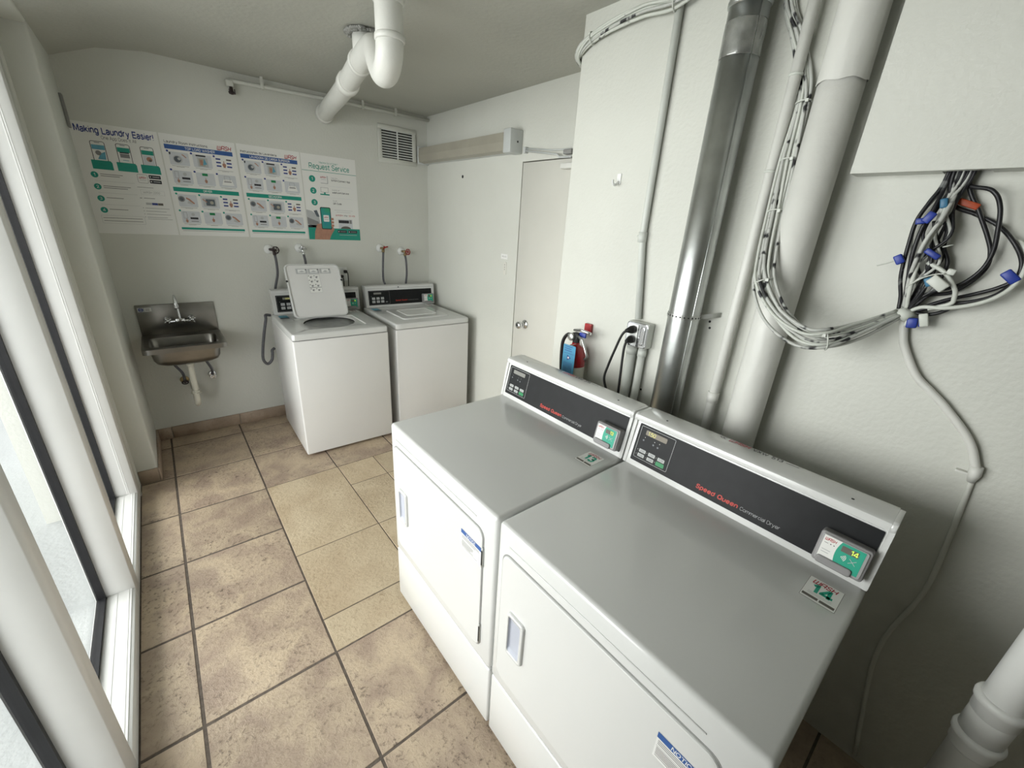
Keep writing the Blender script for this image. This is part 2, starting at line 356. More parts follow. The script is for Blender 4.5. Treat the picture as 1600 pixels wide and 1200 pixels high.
# printed matter: flat ink laid on a plane in layers
# lettering: a small stroke alphabet (cap height 6, x-height 4.2), ribbons of even weight
GL = {
 'A': (5, '0,0 2.2,6 2.8,6 5,0|.9,2.1 4.1,2.1'), 'B': (4.6, '0,0 0,6|~0,6 2.6,6 4,5.4 4,3.7 2.6,3.15 0,3.15|~0,3.15 2.9,3.15 4.4,2.5 4.4,.6 2.9,0 0,0'),
 'C': (4.8, '~4.7,4.6 3.8,5.8 2.3,6 .7,5.3 0,3 .7,.7 2.3,0 3.8,.2 4.7,1.4'), 'D': (4.8, '0,0 0,6|~0,6 2.4,6 4.1,5.2 4.7,3 4.1,.8 2.4,0 0,0'),
 'E': (4, '4,0 0,0 0,6 4,6|0,3.1 3.6,3.1'), 'F': (3.8, '0,0 0,6 3.8,6|0,3.1 3.4,3.1'),
 'G': (5, '~4.7,4.8 3.8,5.8 2.4,6 .7,5.3 0,3 .7,.7 2.4,0 4,.3 4.9,1.2|4.9,1.2 4.9,2.9 2.8,2.9'), 'H': (4.6, '0,0 0,6|4.6,0 4.6,6|0,3.1 4.6,3.1'),
 'I': (.2, '.1,0 .1,6'), 'J': (3.2, '3.2,6 3.2,2|~3.2,2 2.9,.4 1.6,0 .4,.4 0,1.6'), 'K': (4.4, '0,0 0,6|4.2,6 0,2|1.5,3.4 4.5,0'), 'L': (3.7, '0,6 0,0 3.7,0'),
 'M': (5.6, '0,0 0,6 .5,6 2.8,.8 5.1,6 5.6,6 5.6,0'), 'N': (4.7, '0,0 0,6 .4,6 4.3,0 4.7,0 4.7,6'), 'O': (5.2, '~2.6,6 .8,5.3 0,3 .8,.7 2.6,0 4.4,.7 5.2,3 4.4,5.3 2.6,6'),
 'P': (4.3, '0,0 0,6|~0,6 2.8,6 4.3,5.3 4.3,3.4 2.8,2.7 0,2.7'), 'Q': (5.2, '~2.6,6 .8,5.3 0,3 .8,.7 2.6,0 4.4,.7 5.2,3 4.4,5.3 2.6,6|3.2,1.5 5.1,-.5'),
 'R': (4.5, '0,0 0,6|~0,6 2.8,6 4.3,5.3 4.3,3.5 2.8,2.8 0,2.8|2.4,2.8 4.5,0'), 'S': (4.3, '~4.1,4.8 3.3,5.8 2.1,6 .7,5.6 .3,4.4 1,3.4 3.2,2.8 4.2,1.8 3.9,.6 2.2,0 .8,.3 0,1.4'),
 'T': (4.6, '0,6 4.6,6|2.3,6 2.3,0'), 'U': (4.6, '0,6 0,2.2|~0,2.2 .5,.6 2.3,0 4.1,.6 4.6,2.2|4.6,2.2 4.6,6'), 'V': (5, '0,6 2.3,0 2.7,0 5,6'), 'W': (7.4, '0,6 1.8,0 2.1,0 3.7,5.8 5.3,0 5.6,0 7.4,6'),
 'X': (4.6, '0,6 4.6,0|0,0 4.6,6'), 'Y': (4.8, '0,6 2.4,2.8 4.8,6|2.4,2.8 2.4,0'), 'Z': (4.3, '0,6 4.3,6 0,0 4.3,0'),
 'a': (3.6, '~.3,3.2 .9,4.1 2.1,4.3 3.3,3.9 3.6,2.9|3.6,2.9 3.6,0|~3.6,2.5 1.4,2.2 .2,1.7 .1,.6 1.1,-.05 2.6,.2 3.6,1.2'), 'b': (3.8, '0,0 0,6|~0,2.9 .8,4.1 2,4.3 3.3,3.7 3.8,2.1 3.3,.5 2,-.1 .8,.2 0,1.3'),
 'c': (3.5, '~3.4,3.1 2.7,4.1 1.7,4.3 .5,3.6 0,2.1 .5,.6 1.7,0 2.7,.2 3.5,1.1'), 'd': (3.8, '3.8,0 3.8,6|~3.8,2.9 3,4.1 1.8,4.3 .5,3.7 0,2.1 .5,.5 1.8,-.1 3,.2 3.8,1.3'),
 'e': (3.8, '~0,2.2 3.8,2.2 3.8,2.3 3.3,3.8 1.9,4.3 .6,3.7 0,2.1 .6,.5 2,0 3,.2 3.7,1.1'), 'f': (2.2, '~2.3,5.9 1.4,6 .9,5.4 .8,4.5|.8,4.5 .8,0|0,4.2 2.2,4.2'),
 'g': (3.8, '~3.8,2.9 3,4.1 1.8,4.3 .5,3.7 0,2.1 .5,.5 1.8,-.1 3,.2 3.8,1.3|3.8,4.3 3.8,-.3|~3.8,-.3 3.2,-1.6 1.8,-1.9 .7,-1.7 .2,-1'), 'h': (3.6, '0,0 0,6|~0,2.8 .9,4.1 2.1,4.3 3.3,3.8 3.6,2.6|3.6,2.6 3.6,0'),
 'i': (.2, '.1,0 .1,4.3|.1,5.4 .1,6'), 'j': (.9, '.9,4.3 .9,-1|.9,5.4 .9,6'), 'k': (3.4, '0,0 0,6|3.2,4.3 0,1.4|1.2,2.6 3.5,0'), 'l': (.2, '.1,0 .1,6'),
 'm': (5.8, '0,0 0,4.3|~0,2.8 .7,4 1.6,4.3 2.6,3.8 2.9,2.8|2.9,2.8 2.9,0|~2.9,2.8 3.5,4 4.5,4.3 5.5,3.8 5.8,2.8|5.8,2.8 5.8,0'), 'n': (3.6, '0,0 0,4.3|~0,2.8 .9,4.1 2.1,4.3 3.3,3.8 3.6,2.6|3.6,2.6 3.6,0'),
 'o': (4, '~2,4.3 .6,3.7 0,2.1 .6,.5 2,0 3.4,.5 4,2.1 3.4,3.7 2,4.3'), 'p': (3.8, '0,-1.9 0,4.3|~0,2.9 .8,4.1 2,4.3 3.3,3.7 3.8,2.1 3.3,.5 2,-.1 .8,.2 0,1.3'), 'q': (3.8, '3.8,-1.9 3.8,4.3|~3.8,2.9 3,4.1 1.8,4.3 .5,3.7 0,2.1 .5,.5 1.8,-.1 3,.2 3.8,1.3'),
 'r': (2.1, '0,0 0,4.3|~0,2.6 .6,3.9 1.4,4.3 2.2,4.2'), 's': (3.3, '~3.1,3.4 2.4,4.2 1.4,4.3 .4,3.8 .3,2.9 1.3,2.3 2.7,2 3.2,1.2 2.8,.3 1.6,0 .6,.2 0,1'), 't': (2.2, '.9,5.6 .9,1|~.9,1 1.2,.1 2.3,0|0,4.2 2.2,4.2'),
 'u': (3.6, '0,4.3 0,1.6|~0,1.6 .4,.3 1.6,0 2.7,.2 3.6,1.5|3.6,4.3 3.6,0'), 'v': (3.7, '0,4.3 1.7,0 2,0 3.7,4.3'), 'w': (5.6, '0,4.3 1.3,0 1.6,0 2.8,4 4,0 4.3,0 5.6,4.3'), 'x': (3.5, '0,4.3 3.5,0|0,0 3.5,4.3'),
 'y': (3.7, '0,4.3 1.9,0|3.7,4.3 1.6,-.9|~1.6,-.9 1,-1.8 .1,-1.8'), 'z': (3.3, '0,4.3 3.3,4.3 0,0 3.3,0'), 'í': (.6, '.1,0 .1,4.3|0,5.3 .7,6.3'),
 '0': (3.9, '~1.95,6 .5,5.2 0,3 .5,.8 1.95,0 3.4,.8 3.9,3 3.4,5.2 1.95,6'), '1': (2, '0,4.7 1.6,6 1.8,6 1.8,0'), '2': (3.9, '~.1,4.4 .6,5.6 1.9,6 3.3,5.5 3.7,4.2 3,3 1.4,1.5 .1,0|.1,0 3.9,0'),
 '3': (3.9, '~.2,5 1,5.9 2.1,6 3.5,5.4 3.5,3.8 2.5,3.2 1.5,3.15|~1.5,3.15 2.9,3.1 3.9,2.2 3.6,.6 2,0 .7,.3 0,1.3'), '4': (4.2, '3.2,0 3.2,6 2.8,6 0,1.7 0,1.4 4.2,1.4'), '5': (3.9, '3.6,6 .6,6 .3,3.2|~.3,3.2 1.3,3.8 2.6,3.8 3.8,2.9 3.8,1.1 2.5,0 1,.1 0,1.1'),
 '6': (3.9, '~3.5,5 2.6,6 1.3,5.8 .2,4.2 .1,2 .8,.3 2.2,0 3.6,.7 3.8,2.4 2.8,3.6 1.2,3.5 .1,2.2'), '7': (3.9, '0,6 3.9,6 1.4,0'), '8': (3.9, '~1.95,6 .5,5.6 .3,4.1 1.95,3.2 3.7,2.2 3.6,.6 1.95,0 .3,.6 .2,2.2 1.95,3.2 3.6,4.1 3.4,5.6 1.95,6'),
 '9': (3.9, '~.4,1 1.3,0 2.6,.2 3.7,1.8 3.8,4 3.1,5.7 1.7,6 .3,5.3 .1,3.6 1.1,2.4 2.7,2.5 3.8,3.8'), '.': (.3, '.15,0 .15,.5'), '!': (.3, '.15,6 .15,1.9|.15,0 .15,.5'), '-': (2.2, '0,2.3 2.2,2.3'), '/': (2.6, '0,-.6 2.6,6.4'),
 '?': (3.5, '~0,4.6 .6,5.7 1.8,6 3.2,5.4 3.4,4.2 2.4,3.1 1.7,1.9|1.7,0 1.7,.5'), ' ': (1.6, ''),
 '\u0456': (6.2, '0,6 0,1.2|~0,1.2 .3,.1 1.3,0 3.1,0|3.1,6 3.1,0|3.1,0 5,0|~5,0 6,.2 6.2,1.2|6.2,1.2 6.2,6'), '\u0410': (4.6, '0,0 0,4.8|~0,4.8 .3,5.9 1.4,6|1.4,6 4.6,6 4.6,0|0,2.6 4.6,2.6'),
}
_tc = {}
def text_mesh(s, bold=0.0, shear=0.0):
    key = (s, bold, shear)
    if key in _tc: return _tc[key]
    vs, fs = [], []; x = 0; K = .7 / 6; hw = (.55 + bold * 17) / 2
    for ch in s:
        adv, d = GL.get(ch, GL['-'])
        for st in d.split('|'):
            if not st: continue
            sm = st[0] == '~'
            pts = [tuple(float(v) for v in q.split(',')) for q in st.lstrip('~').split()]
            P = [Vector((a, b, 0)) for a, b in pts]
            if sm:
                if (P[0] - P[-1]).length < 1e-6:
                    C = [P[-2]] + P + [P[1]]; P = catmull(C, 3)[3:-3]
                else: P = catmull(P, 3)
            n = len(P); base = len(vs)
            for i, p in enumerate(P):
                d0 = (p - P[i - 1]).normalized() if i else None; d1 = (P[i + 1] - p).normalized() if i < n - 1 else None
                if d0 is None: d0 = d1; p = p - (d1 * hw * .0)
                if d1 is None: d1 = d0
                nn = Vector((-(d0.y + d1.y), d0.x + d1.x, 0))
                if nn.length < .3: nn = Vector((-d0.y, d0.x, 0))
                nn.normalize(); m = min(1.5, 1 / max(.4, nn.dot(Vector((-d0.y, d0.x, 0)))))
                e = Vector((0, 0, 0))
                if not sm and (i == 0 or i == n - 1) and abs(d0.y) < .01: e = d0 * (hw if i else -hw) 
                yc = lambda v: min(max(v.y, -2.2), 6.4)
                for sg in (1, -1):
                    q = p + nn * (sg * hw * m) + e
                    vs.append((x + q.x + shear * q.y, q.y * (6 - 2 * 0) / 6))
            for i in range(n - 1):
                a = base + 2 * i; fs.append((a, a + 1, a + 3, a + 2))
        x += adv + 1.15 + bold * 14
    vs = [(a * K, b * K) for a, b in vs]
    _tc[key] = (vs, fs); return _tc[key]

class Ink:
    STEP = 0.00022
    def __init__(s, O, U, V, N, bm=None, mats=None, base=0.0):
        s.O, s.U, s.V, s.N = Vector(O), Vector(U).normalized(), Vector(V).normalized(), Vector(N).normalized()
        s.bm = bm if bm else bmesh.new(); s.mats = mats if mats is not None else []; s.base = base
    def mi(s, m):
        if m not in s.mats: s.mats.append(m)
        return s.mats.index(m)
    def P(s, x, y, l): return s.O + s.U * x + s.V * y + s.N * (s.base + l * s.STEP)
    def poly(s, pts, m, l=1):
        f = s.bm.faces.new([s.bm.verts.new(s.P(x, y, l)) for x, y in pts]); f.material_index = s.mi(m)
    def rect(s, x0, y0, x1, y1, m, l=1): s.poly([(x0, y0), (x1, y0), (x1, y1), (x0, y1)], m, l)
    def rr(s, x0, y0, x1, y1, r, m, l=1): s.poly(rrect(abs(x1 - x0), abs(y1 - y0), r, 4, (x0 + x1) / 2, (y0 + y1) / 2), m, l)
    def circ(s, x, y, r, m, l=1, n=20): s.poly([(x + r * math.cos(2 * PI * k / n), y + r * math.sin(2 * PI * k / n)) for k in range(n)], m, l)
    def frame(s, x0, y0, x1, y1, w, m, l=1, r=0):
        a = rrect(x1 - x0, y1 - y0, max(r, 1e-4), 3, (x0 + x1) / 2, (y0 + y1) / 2)
        b = rrect(x1 - x0 - 2 * w, y1 - y0 - 2 * w, max(r - w, 1e-4), 3, (x0 + x1) / 2, (y0 + y1) / 2)
        va = [s.bm.verts.new(s.P(x, y, l)) for x, y in a]; vb = [s.bm.verts.new(s.P(x, y, l)) for x, y in b]
        for k in range(len(a)):
            f = s.bm.faces.new((va[k], va[(k + 1) % len(a)], vb[(k + 1) % len(a)], vb[k])); f.material_index = s.mi(m)
    def text(s, t, x, y, h, m, l=2, align='l', bold=0.0, shear=0.0, width=None, flip=False):
        vs, fs = text_mesh(t, bold, shear)
        if not vs: return
        x0 = min(v[0] for v in vs); x1 = max(v[0] for v in vs)
        k = h / 0.7; kx = k if width is None else width / (x1 - x0)
        w = (x1 - x0) * kx
        ox = x - (0 if align == 'l' else w / 2 if align == 'c' else w)
        V = [s.bm.verts.new(s.P(ox + (a - x0) * kx, y + b * k, l)) for a, b in vs]
        for f in fs:
            try: q = s.bm.faces.new([V[i] for i in f]); q.material_index = s.mi(m)
            except ValueError: pass
    def lines(s, x0, x1, y, dy, n, h, m, l=1, rag=0.3):
        for i in range(n):
            s.rect(x0, y - i * dy, x1 - random.random() * rag * (x1 - x0), y - i * dy + h, m, l)
    def build(s, name, parent=None, **k): return build(name, s.bm, s.mats, parent, recalc=False, **k)

def wash_logo(ik, x, y, h, m, l=2, align='c', width=None):
    ik.text('\u0456\u0410SH', x, y, h, m, l, align, 0.035, 0.25, width)

# ================================================================= THE ROOM
XR, XD, ZC = 1.9, 2.384, 2.49
YF = -5.6
# floor: grout bed and raised tiles, one mesh
bm = bmesh.new()
add_box(bm, -0.02, 2.5, YF, 0.05, -0.1, -0.002, mi=0)
def tile(x0, x1, y0, y1, mi, g=0.0032):
    x0 += g; x1 -= g; y0 += g; y1 -= g
    if x1 - x0 < 0.01 or y1 - y0 < 0.01: return
    z = random.uniform(-0.0006, 0.0)
    a = [bm.verts.new(p) for p in ((x0, y0, -0.004), (x1, y0, -0.004), (x1, y1, -0.004), (x0, y1, -0.004))]
    b = [bm.verts.new(p) for p in ((x0 + .002, y0 + .002, z), (x1 - .002, y0 + .002, z), (x1 - .002, y1 - .002, z), (x0 + .002, y1 - .002, z))]
    fs = [bm.faces.new((a[k], a[(k + 1) % 4], b[(k + 1) % 4], b[k])) for k in range(4)] + [bm.faces.new(b)]
    setm(fs, mi)
TX, TW, TY, TS = 0.1721, 0.4403, -0.1709, 0.4507
rows = [0.0] + [TY - k * TS for k in range(0, 13)]
cols = [-0.001, TX] + [TX + k * TW for k in range(1, 6)]
for i in range(len(rows) - 1):
    for j in range(len(cols) - 1):
        y1, y0 = rows[i], max(rows[i + 1], YF)
        if y0 >= y1: continue
        x0, x1 = cols[j], min(cols[j + 1], 2.42)
        if 3 <= i <= 5 and x0 > 0.5: continue          # the repaired cream patch
        gl = 0.0045 if j < 2 else 0.0032
        tile(x0, x1, y0, y1, 1, gl)
def cream(x0, x1, ys):
    for a, b in zip(ys, ys[1:]): tile(x0, x1, b, a, 2, 0.0018)
yA, yB = TY - 2 * TS, TY - 5 * TS
cream(0.6124, 1.055, [yA, -1.79, -2.245, yB])
cream(1.055, 1.31, [yA, -1.335, -1.79, -2.245, yB])
cream(1.31, 1.75, [yA, -1.335, -1.79, -2.245, yB])
cream(1.75, 2.42, [yA, -1.335, -1.79, -2.245, yB])
struct('floor', bm, ['grout', 'tile_slate', 'tile_cream'], at=(1.2, -2.8, 0))

# ceiling: flat slab that slopes down to the window header
bm = bmesh.new()
add_prism_y(bm, [(0.10, 2.372), (0.30, 2.455), (0.52, ZC), (2.7, ZC), (2.7, 2.75), (-0.4, 2.75), (-0.4, 2.372)], YF, 0.12)
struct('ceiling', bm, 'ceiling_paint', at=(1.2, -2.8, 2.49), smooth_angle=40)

bm = bmesh.new(); add_box(bm, -0.4, 2.6, 0.0, 0.15, -0.1, 2.75)
struct('wall_back', bm, 'wall_paint')
bm = bmesh.new(); add_box(bm, XR, 2.62, YF, -2.235, -0.1, ZC + .01, bev=0.008)
struct('wall_right', bm, 'wall_paint')
# recessed wall with the doorway
DY0, DY1, DZ = -2.22, -1.322, 2.067
bm = bmesh.new()
add_box(bm, XD, XD + .2, DY1, 0.02, -0.1, ZC + .01)
add_box(bm, XD, XD + .2, -2.3, DY1, DZ, ZC + .01)
add_box(bm, XD + .06, XD + .2, -2.3, DY1, -0.1, DZ, mi=1)
struct('wall_recess', bm, ['wall_paint', 'gap_dark'])
# left wall pier between glazing and back wall
bm = bmesh.new()
add_box(bm, -0.4, 0.1, -0.605, 0.02, -0.1, 2.4, bev=0.012, seg=3)
add_box(bm, -0.4, 0.0, -0.725, -0.56, -0.1, 2.4)
struct('wall_left', bm, 'wall_paint')
bm = bmesh.new(); add_tube(bm, [(-0.014, -0.735, 0.0), (-0.014, -0.735, 2.38)], 0.020, 14)
struct('trim_1', bm, 'wall_paint')
bm = bmesh.new(); add_box(bm, -0.4, 2.6, YF - .15, YF, -0.1, 2.75)
struct('wall_front', bm, 'wall_paint')
bm = bmesh.new(); add_box(bm, -0.4, 0.099, YF, -0.60, 2.36, 2.42, bev=0.01)
struct('trim_2', bm, 'wall_paint')
bm = bmesh.new(); add_box(bm, -0.4, 0.0, YF, -3.385, -0.1, 2.4)
struct('wall_side', bm, 'wall_paint')

# tile skirting
def skirting(name, segs, at=None):
    bm = bmesh.new()
    for (x0, x1, y0, y1) in segs: add_box(bm, x0, x1, y0, y1, 0.0, 0.092, bev=0.0015, seg=1)
    o = struct(name, bm, 'tile_base')
skirting('baseboard_back', [(0.112, 0.188, -0.012, 0), (0.191, 0.626, -0.012, 0), (0.629, 1.075, -0.012, 0), (1.078, 1.53, -0.012, 0), (1.533, 2.0, -0.012, 0), (2.003, 2.384, -0.012, 0)])
skirting('baseboard_left', [(0.1, 0.112, -0.30, -0.0), (0.1, 0.112, -0.617, -0.303), (0.003, 0.099, -0.617, -0.605)])

# glazing: four bays, each with its own rails, mullion, gaskets and pane
mull = [(-0.79, -0.817), (-1.57, -1.657), (-2.43, -2.515), (-3.30, -3.385), (-4.17, -4.255), (-5.04, -5.12)]
for i in range(3):
    ya = mull[i][1]; yb = mull[i + 1][0]          # clear opening of this bay, far to near
    w = bpy.data.objects.new('window_%d' % (i + 1), None); COL.objects.link(w); w.location = (-0.05, (ya + yb) / 2, 0)
    w['kind'] = 'structure'; ORG[w.name] = Vector(w.location)
    bm = bmesh.new()
    add_box(bm, -0.128, 0.0, yb, ya, 0.0, 0.07, bev=0.002, seg=1)
    add_box(bm, -0.09, -0.012, yb, ya, 0.068, 0.0725)                       # raised strips of the sill extrusion
    add_box(bm, -0.062, -0.058, yb, ya, 0.0722, 0.0735); add_box(bm, -0.024, -0.020, yb, ya, 0.0722, 0.0735)
    build('sill_rail', bm, 'frame_white', w)
    bm = bmesh.new(); add_box(bm, -0.128, 0.0, yb, ya, 2.30, 2.372, bev=0.002, seg=1); build('head_rail', bm, 'frame_white', w)
    bm = bmesh.new()
    if i == 0:
        add_box(bm, -0.128, 0.0, ya, -0.725, 0, 2.372, bev=0.002, seg=1)
        add_box(bm, -0.045, -0.041, ya - 0.0015, ya, 0.07, 2.3); add_box(bm, -0.036, -0.034, ya - 0.0015, ya, 0.07, 2.3)
        build('jamb', bm, 'frame_white', w); bm = bmesh.new()
    add_box(bm, -0.128, 0.0, mull[i + 1][1], yb, 0.0, 2.372, bev=0.002, seg=1)
    build('mullion', bm, 'frame_white', w)
    bm = bmesh.new(); t = 0.014
    for (a, b, c, d) in ((yb, ya, 0.07, 0.07 + t), (yb, ya, 2.3 - t, 2.3), (yb, yb + t, 0.07, 2.3), (ya - t, ya, 0.07, 2.3)):
        add_box(bm, -0.122, -0.094, a, b, c, d)
    build('gasket', bm, 'gasket_black', w)
    bm = bmesh.new(); add_box(bm, -0.112, -0.106, yb + .002, ya - .002, 0.072, 2.298); build('glass', bm, 'window_glass', w)

# outside: pale concrete terrace
bm = bmesh.new(); add_box(bm, -9, -0.128, -12, 9, -0.25, -0.03)
struct('ground', bm, 'outside_concrete')

bm = bmesh.new(); add_box(bm, -2.3, -0.41, -12, 9, 2.55, 2.75)  # unseen overhang slab, added outside to cut top-down sky light
struct('shade_overhang', bm, 'outside_concrete')

# boxed soffit above the right-hand wall, open on the underside where the cables drop
bm = bmesh.new()
BX, BY, BZ = XR - 0.070, -3.337, 1.851
add_box(bm, BX, XR, -3.515, BY, BZ, ZC)
add_box(bm, BX, XR - .0465, -3.60, -3.515, BZ, ZC); 
add_box(bm, XR - .047, XR, -3.60, -3.515, BZ + .12, ZC, mi=1)
add_box(bm, BX, XR, -4.6, -3.60, BZ, ZC)
struct('trim_3', bm, ['wall_paint', 'gap_dark'])

# door
d = thing('door_1', None, None, (XD, (DY0 + DY1) / 2, 0)); d['kind'] = 'structure'
for k in ('label', 'category'):
    if k in d: del d[k]
bm = bmesh.new(); add_box(bm, XD + .002, XD + .045, DY0, DY1 - .005, 0.008, DZ - .006, bev=0.0015, seg=1); build('door_leaf', bm, 'door_paint', d)
bm = bmesh.new(); add_lathe(bm, [(0.033, 0), (0.033, .004), (.026, .010), (.012, .013), (.011, .035), (.020, .042), (.0275, .055), (.028, .066), (.022, .076), (0.001, .079)], (XD + .002, -1.462, 0.975), '-x', 24)
build('door_knob', bm, 'chrome', d)
bm = bmesh.new(); add_cyl(bm, (XD - .075, -1.462, .975), (XD - .079, -1.462, .975), .008); build('keyhole', bm, 'gap_dark', d)

# door closer above the doorway
t = thing('door_closer', 'slim white jointed door closer arm above the door frame', 'door closer', (XD, -1.55, 2.09))
bm = bmesh.new(); add_tube(bm, [(XD - .02, -1.355, 2.128), (XD - .03, -1.68, 2.083), (XD - .03, -1.70, 2.066), (XD - .03, -1.80, 2.062)], .006, 8); build('arm', bm, 'fixture_white', t)
bm = bmesh.new(); add_tube(bm, [(XD - .012, -1.375, 2.139), (XD - .02, -1.62, 2.112), (XD - .02, -1.80, 2.105)], .0045, 8); build('rod', bm, 'fixture_white', t)
bm = bmesh.new(); add_box(bm, XD - .03, XD, -1.372, -1.352, 2.112, 2.150, bev=.003); build('bracket', bm, 'fixture_white', t)
bm = bmesh.new(); add_box(bm, XD - .04, XD, -1.80, -1.735, 2.078, 2.104, bev=.004); build('hinge_block', bm, 'seam_grey', t)
bm = bmesh.new(); add_box(bm, XD - .045, XD + .004, -1.84, -1.725, 2.0, 2.032, bev=.006)
tag(build('door_stop', bm, 'pipe_paint'), 'small white painted block near the top of the door, by the column edge', 'door stop')

# sign and strike beside the door
ik = Ink((XD, -1.135, 1.455), (0, -1, 0), (0, 0, 1), (-1, 0, 0), base=.0015)
add_box(ik.bm, XD - .0014, XD, -1.215, -1.135, 1.418, 1.455); ik.mi('ink_white')
for f in ik.bm.faces: f.material_index = 0
ik.text('PRIVATE', .04, -.024, .010, 'ink_grey', 1, 'c', .01, width=.052)
tag(ik.build('wall_sign'), 'small white sign with one line of grey lettering left of the door', 'sign')
t = thing('wall_plate', 'narrow white plate with rounded ends below the small sign', 'wall plate', (XD, -1.19, 1.31))
bm = bmesh.new(); add_slab(bm, rrect(.034, .095, .010), (XD, -1.19, 1.352), (0, -1, 0), (0, 0, 1), (-1, 0, 0), 0, .004, bev=.001); build('plate', bm, 'door_paint', t)
ik = Ink((XD - .004, -1.19, 1.352), (0, -1, 0), (0, 0, 1), (-1, 0, 0), base=.0004)
for yy in (.022, .004, -.012): ik.rect(-.004, yy, .003, yy + .008, 'ink_grey')
ik.build('marks', t)

# wall light over the recess wall
t = thing('wall_light', 'long wall-mounted light with yellowed lens and white end caps', 'light fixture', (XD, -.64, 2.12))
bm = bmesh.new(); add_prism_y(bm, [(XD - .001, 2.12), (XD - .001, 2.245), (XD - .05, 2.25), (XD - .05, 2.12)], -1.235, -.03)
build('housing', bm, 'fixture_white', t)
bm = bmesh.new(); add_prism_y(bm, [(XD - .0495, 2.248), (XD - .098, 2.236), (XD - .104, 2.18), (XD - .098, 2.128), (XD - .0495, 2.120)], -1.235, -.03)
build('lens', bm, 'lens_amber', t)
for ya, yb in ((-1.31, -1.235), (-.03, -.012)):
    bm = bmesh.new(); add_box(bm, XD - .108, XD - .001, ya, yb, 2.112, 2.253, bev=.004); 
    if ya < -1: add_cyl(bm, (XD - .045, -1.3105, 2.18), (XD - .045, -1.313, 2.18), .006, mi=1)
    build('end_cap', bm, ['fixture_white', 'gap_dark'], t)

# round hole left in the recess wall, its dark inside painted on a disc
bm = bmesh.new(); add_lathe(bm, [(0.012, 0), (.012, .0015), (.009, .002), (0.001, .002)], (XD, -.582, 2.003), '-x', 16)
tag(build('wall_hole_disc', bm, 'vent_dark'), 'small round hole, shown as a black disc on the wall under the long light', 'hole plug')

# vent grille
t = thing('vent_grille', 'square white louvred vent grille high on the back wall', 'vent', (2.1, 0, 2.10))
ik = Ink((1.93, 0, 2.085), (1, 0, 0), (0, 0, 1), (0, -1, 0))
bm = bmesh.new()
for (a, b, c, e) in ((1.928, 2.27, 2.090, 2.125), (1.928, 2.27, 2.335, 2.368), (1.928, 1.96, 2.125, 2.335), (2.236, 2.27, 2.125, 2.335)): add_box(bm, a, b, -.012, 0, c, e, bev=.002, seg=1)
build('frame', bm, 'wall_paint', t)
bm = bmesh.new(); add_box(bm, 1.958, 2.238, -.0025, -.0005, 2.123, 2.337); build('duct_opening', bm, 'vent_dark', t)
for k in range(11):
    z = 2.132 + k * .0195
    bm = bmesh.new()
    vs = [(-.011, z), (-.0095, z + .001), (-.003, z + .011), (-.0045, z + .010)]
    a = [bm.verts.new((1.96, y, zz)) for y, zz in vs]; b = [bm.verts.new((2.236, y, zz)) for y, zz in vs]
    for q in range(4): bm.faces.new((a[q], a[(q + 1) % 4], b[(q + 1) % 4], b[q]))
    bm.faces.new(a); bm.faces.new(b); build('louvre', bm, 'plastic_white', t)
bm = bmesh.new(); add_box(bm, 2.094, 2.102, -.013, -.003, 2.125, 2.335); build('centre_bar', bm, 'plastic_white', t)
bm = bmesh.new(); add_box(bm, 0.1005, 0.112, -.075, -.006, 2.03, 2.19, bev=.002)
tag(build('wall_plate', bm, 'seam_grey'), 'weathered grey plate in the top left corner beside the first poster', 'wall plate')
# ================================================================= DRYERS
CN = Vector((-0.9762, 0, 0.2169)); CV = Vector((0.2169, 0, 0.9762))

